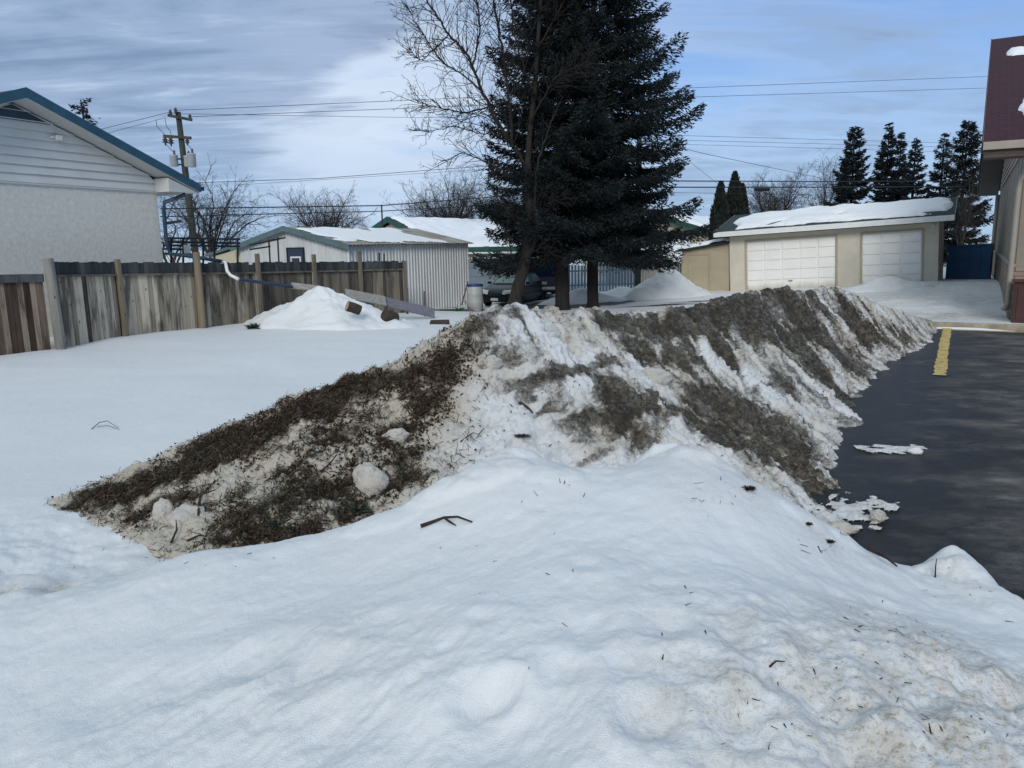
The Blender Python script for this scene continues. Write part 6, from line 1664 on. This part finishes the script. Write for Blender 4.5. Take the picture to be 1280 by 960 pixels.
wl = area * leftm * clus * (np.clip(BDIRT, 0, 1.1) ** 1.5 + .035)
tag(debris('bark_litter', '', 40000, wl, .008, .11, .0042, 'mulch', 1, .012, .35, .08), kind='stuff')
wc = area * leftm * sstep(-.2, .3, fbm(Sm * 2.3, Tm * 2.3, 711, 4)) * (np.clip(BDIRT, 0, 1.1) + .03)
tag(debris('bark_chips', '', 9000, wc, .012, .040, .014, 'mulch', 7, .010, .5, .1), kind='stuff')
wg = area * leftm * np.clip(spot(340, 650, .4, .2, 1) + spot(450, 615, .3, .2, 1) + spot(200, 600, .5, .12, .6) + spot(350, 615, .3, .12, .9) + spot(280, 560, .5, .12, .5) + spot(500, 580, .25, .2, .6) + .01, 0, 1)
tag(debris('needle_litter', '', 4500, wg, .02, .09, .0038, 'litter_green', 2, .015, .4, .15), kind='stuff')
wr = area * (1 - leftm) * (TT2 > -.05) * (TT2 < 1.0) * (np.clip(BDIRT, 0, 1) + .08)
tag(debris('soil_crumbs', '', 7000, wr, .006, .035, .008, 'mulch', 3, .006, .5, .1), kind='stuff')

def chunk(label, pos, r, seed, mt='snow', sq=(1, 1, .85), name='snow_lump', group=None, sink=.3):
    bm = bmesh.new(); bmesh.ops.create_icosphere(bm, subdivisions=4, radius=1.0)
    co = np.array([v.co[:] for v in bm.verts]); k = 1 + .30 * fbm(co[:, 0] * 1.2 + seed, co[:, 1] * 1.2 + co[:, 2] * .8, 500 + seed, 4) - .18 * ridged(co[:, 0] * 1.1 + co[:, 2] + seed, co[:, 1] * 1.1 - co[:, 2] * .6, 510 + seed, 3) + .14 + .12 * fbm(co[:, 2] * 3 + seed, co[:, 0] * 3 - co[:, 1], 520 + seed, 3)
    for v, kk in zip(bm.verts, k): v.co = Vector((v.co.x * sq[0], v.co.y * sq[1], v.co.z * sq[2])) * float(kk * r)
    for f in bm.faces: f.smooth = True
    me = bpy.data.meshes.new(name); bm.to_mesh(me); bm.free(); me.materials.append(M[mt])
    for an, val in (('dirt', .22), ('cream', .6)):
        a_ = me.attributes.new(an, 'FLOAT', 'POINT'); a_.data.foreach_set('value', [val] * len(me.vertices))
    o = bpy.data.objects.new(name, me); COL.objects.link(o); o.location = Vector(pos) + Vector((0, 0, r * sq[2] * (1 - 2 * sink)))
    return tag(o, label, 'snow lump', group)
M['cream_snow'] = M['dirty_snow']
chunk('round grainy snowball alone on the asphalt near the bank toe', gz(1097, 652, 0), .065, 1, 'cream_snow', sink=.06)
chunk('small icy lump at the tip of the slush patch on the asphalt', gz(1144, 567, 0), .055, 2, 'snow', (1.5, 1, .7), sink=.15)
chunk('low yellowish lump half buried at the bank toe', gz(1052, 664, .02), .075, 3, 'cream_snow', (1.5, 1, .7), sink=.3)
q, _ = bank_at(206, 650); chunk('smooth upright snow lump at the left foot of the debris slope', q, .085, 4, 'cream_snow', (.85, .8, 1.4), sink=.35)
q, _ = bank_at(236, 646); chunk('low cream snow lump right of the upright one', q, .13, 9, 'cream_snow', (1.2, 1, .8), sink=.6)
q, _ = bank_at(462, 606); chunk('large smooth cream lump in the middle of the debris slope', q, .135, 5, 'cream_snow', (1.0, .9, 1.15), sink=.5)
q, _ = bank_at(494, 548); chunk('small cream lump above the large one on the debris slope', q, .085, 6, 'cream_snow', (1.3, 1, .8), sink=.4)
q, _ = bank_at(617, 456); chunk('white snowball lodged below the bank crest', q, .085, 7, 'cream_snow', (1, 1, .9), sink=.45)
q, _ = bank_at(815, 470); chunk('pale rounded boulder of ice in the middle of the bank face', q, .15, 12, 'cream_snow', (1.5, 1, .75), sink=.62)

# thin slush left on the asphalt
def slush(label, px, py, L, Wd, seed, ang=0.0):
    c = gz(px, py, 0); nx, ny = 260, 140; X, Y = np.meshgrid(np.linspace(-L / 2, L / 2, nx), np.linspace(-Wd / 2, Wd / 2, ny), indexing='ij')
    d = 1 - np.sqrt((X / (L / 2)) ** 2 + (Y / (Wd / 2)) ** 2) + 1.25 * fbm(X * 4.5 + seed, Y * 6, 600 + seed, 6); h = np.where(d > .25, .014 + .02 * np.clip(d - .25, 0, 1), -.01)
    ca, sa = math.cos(ang), math.sin(ang); P = np.stack([X * ca - Y * sa, X * sa + Y * ca, h + 0.012 * fbm((X + c.x) * .3, (Y + c.y) * .3, 3, 2)], -1); kp = d > .25
    o = grid_mesh('slush_patch', P, 'snow', attrs={'dirt': 1.0 * np.clip(.9 + .5 * fbm(X * 4, Y * 4, 610 + seed, 3), 0, 1)}, mask=(kp[:-1, :-1] & kp[1:, 1:]) ); o.location = (c.x, c.y, 0); return tag(o, label, 'slush', 'slush patches on the wet asphalt')
slush('longest thin slush streak on the wet asphalt beside the snowball', 1116, 563, .8, .42, 1, -.1)
slush('thin slush film along the bank foot closest to us', 1068, 640, 1.0, .6, 4, .9)

def twig(label, pts, r, cat_='twig', name='twig', side=(), mt='twig', group=None):
    m = MB(); o0 = Vector(pts[0]); P = [Vector(p) - o0 for p in pts]; n = len(P); m.tube(P, [r * (1 - .6 * i / (n - 1)) for i in range(n)], 6)
    for s in side: m.tube([Vector(p) - o0 for p in s], [r * .6] * (len(s) - 1) + [r * .25], 5)
    o = m.build(name, mt); o.location = o0; return tag(o, label, cat_, group)
def gp(px, py, up=.012):
    z = .8
    for _ in range(30): p = gz(px, py, z); z = .6 * z + .4 * zat(p.x, p.y)
    p = gz(px, py, z); return Vector((p.x, p.y, zat(p.x, p.y) + up))
twig('forked dark stick lying on the white mound below the debris slope', [gp(526, 660), gp(540, 655, .012), gp(555, 651, .02), gp(572, 650, .02), gp(590, 654, .008)], .012, 'stick', 'stick', [[gp(555, 651, .02), gp(563, 655, .012), gp(570, 658, .006)]])
twig('fine grassy twig lying on the smooth left snowfield', [on_ground(115, 537) + Vector((0, 0, .01)), on_ground(125, 533) + Vector((0, 0, .05)), on_ground(135, 532) + Vector((0, 0, .06)), on_ground(148, 536) + Vector((0, 0, .01))], .006, side=[[on_ground(122, 536) + Vector((0, 0, .03)), on_ground(135, 535) + Vector((0, 0, .03)), on_ground(150, 537)]])
B = lambda px, py, up=.02: (lambda pn: pn[0] + pn[1] * up)(bank_at(px, py))
twig('forked twig standing out of the cream snow right of the upright lump', [B(249, 645, .0), B(252, 636, .06), B(258, 630, .09), B(268, 622, .1)], .010, side=[[B(252, 636, .06), B(249, 630, .08), B(243, 624, .1)], [B(252, 637, .05), B(254, 627, .1)]])
twig('thin dark twig at the lower left edge of the debris slope', [B(214, 680, .01), B(222, 668, .05), B(229, 656, .06)], .009)
twig('curved dark twig at the bottom of the debris slope', [B(234, 678, .02), B(252, 676, .05), B(262, 670, .05), B(271, 664, .06)], .009)
twig('long dark stick among the needles in the middle of the debris slope', [B(402, 591, .03), B(415, 581, .05), B(428, 571, .06)], .010, 'stick', 'stick')
twig('fine branched twig near the foot of the dirty slope', [B(577, 552, .02), B(590, 545, .05), B(600, 548, .04)], .006, side=[[B(585, 548, .04), B(592, 553, .03)], [B(582, 550, .03), B(586, 540, .06)]])
twig('short dark bark strip stuck in the face beside the white ridge', [B(649, 504, .01), B(657, 512, .03), B(664, 517, .02)], .018, 'bark strip', 'bark_strip', mt='log_bark')
twig('dark curved stick at the right edge of the white mound above the asphalt', [gp(1085, 690, .03), gp(1098, 697, .03), gp(1110, 705, .03), gp(1121, 712, .02)], .012, 'stick', 'stick')
twig('thin upright twig on the small snow hump by the asphalt', [gp(1169, 722, .0), gp(1169, 714, .03), gp(1170, 708, .05)], .005)
twig('short black twig on the white mound near the picture centre', [gp(962, 835, .005), gp(970, 831, .015), gp(981, 830, .01)], .0045)
twig('tiny twig sprouting at the crest of the white mound', [gp(762, 594, 0), gp(763, 588, .03), gp(766, 584, .06)], .007)
def clod(label, px, py, r, seed, bankside=False):
    p = bank_at(px, py)[0] if bankside else gp(px, py, .004); return tuft('leaf_clod', label, 'clod', p, r * 1.05, 140, seed, 'mulch', .35)
clod('dark leafy clod on the right shoulder of the white mound', 936, 612, .05, 21)
clod('small dark clod at the edge of the white mound above the snowball', 1010, 656, .028, 22)
clod('dark clod close to the mound edge right of the smaller one', 1037, 678, .032, 23)
clod('dark clod half sunk beside the ice boulder crest', 962, 598, .03, 24)
clod('dark hollow-like clod in the upper bank face', 814, 472, .055, 25, True)
tuft('needle_sprig', 'dark needle sprig on the snow ridge left of the mound crest', 'sprig', B(652, 547, .01), .075, 110, 9, flat=.3)
tuft('needle_sprig', 'flattened green needle sprig at the lower debris slope', 'sprig', B(347, 661, .01), .12, 70, 10)
tuft('needle_sprig', 'dark needle sprig near the bottom right of the debris slope', 'sprig', B(447, 640, .01), .13, 80, 13)

# sparse needle crumbs over the foreground snow
def snow_specks():
    rn = np.random.default_rng(77); V = []; Q = []; T_ = []
    spots = [(1130, 790, 60, 40, 46), (1070, 850, 70, 50, 40), (1170, 900, 80, 40, 34), (950, 900, 80, 40, 26), (900, 620, 60, 25, 30), (700, 600, 60, 25, 24), (640, 700, 200, 60, 16), (800, 800, 180, 80, 22), (1040, 680, 40, 16, 22), (250, 700, 80, 14, 18), (120, 680, 90, 30, 14), (1190, 730, 40, 14, 14)]
    for (px, py, sx, sy, n) in spots:
        for _ in range(int(n * .6)):
            p = gp(px + rn.normal(0, sx * .6), py + rn.normal(0, sy * .6), .004); a = rn.uniform(0, 6.28); l = rn.uniform(.004, .020) * (1.7 if py < 700 else 1); d = np.array([math.cos(a), math.sin(a), rn.normal(0, .25)]) * l; s = np.array([-math.sin(a), math.cos(a), .4]) * rn.uniform(.0012, .0032)
            b = len(V); c = np.array(p); V += [c - d - s, c - d + s, c + d + s * .5, c + d - s * .5]; Q.append((b, b + 1, b + 2, b + 3)); T_ += [rn.random()] * 4
    tag(quads('snow_litter', np.array(V), np.array(Q), 'mulch', None, {'tone': np.array(T_)}, smooth=False), kind='stuff')
snow_specks()
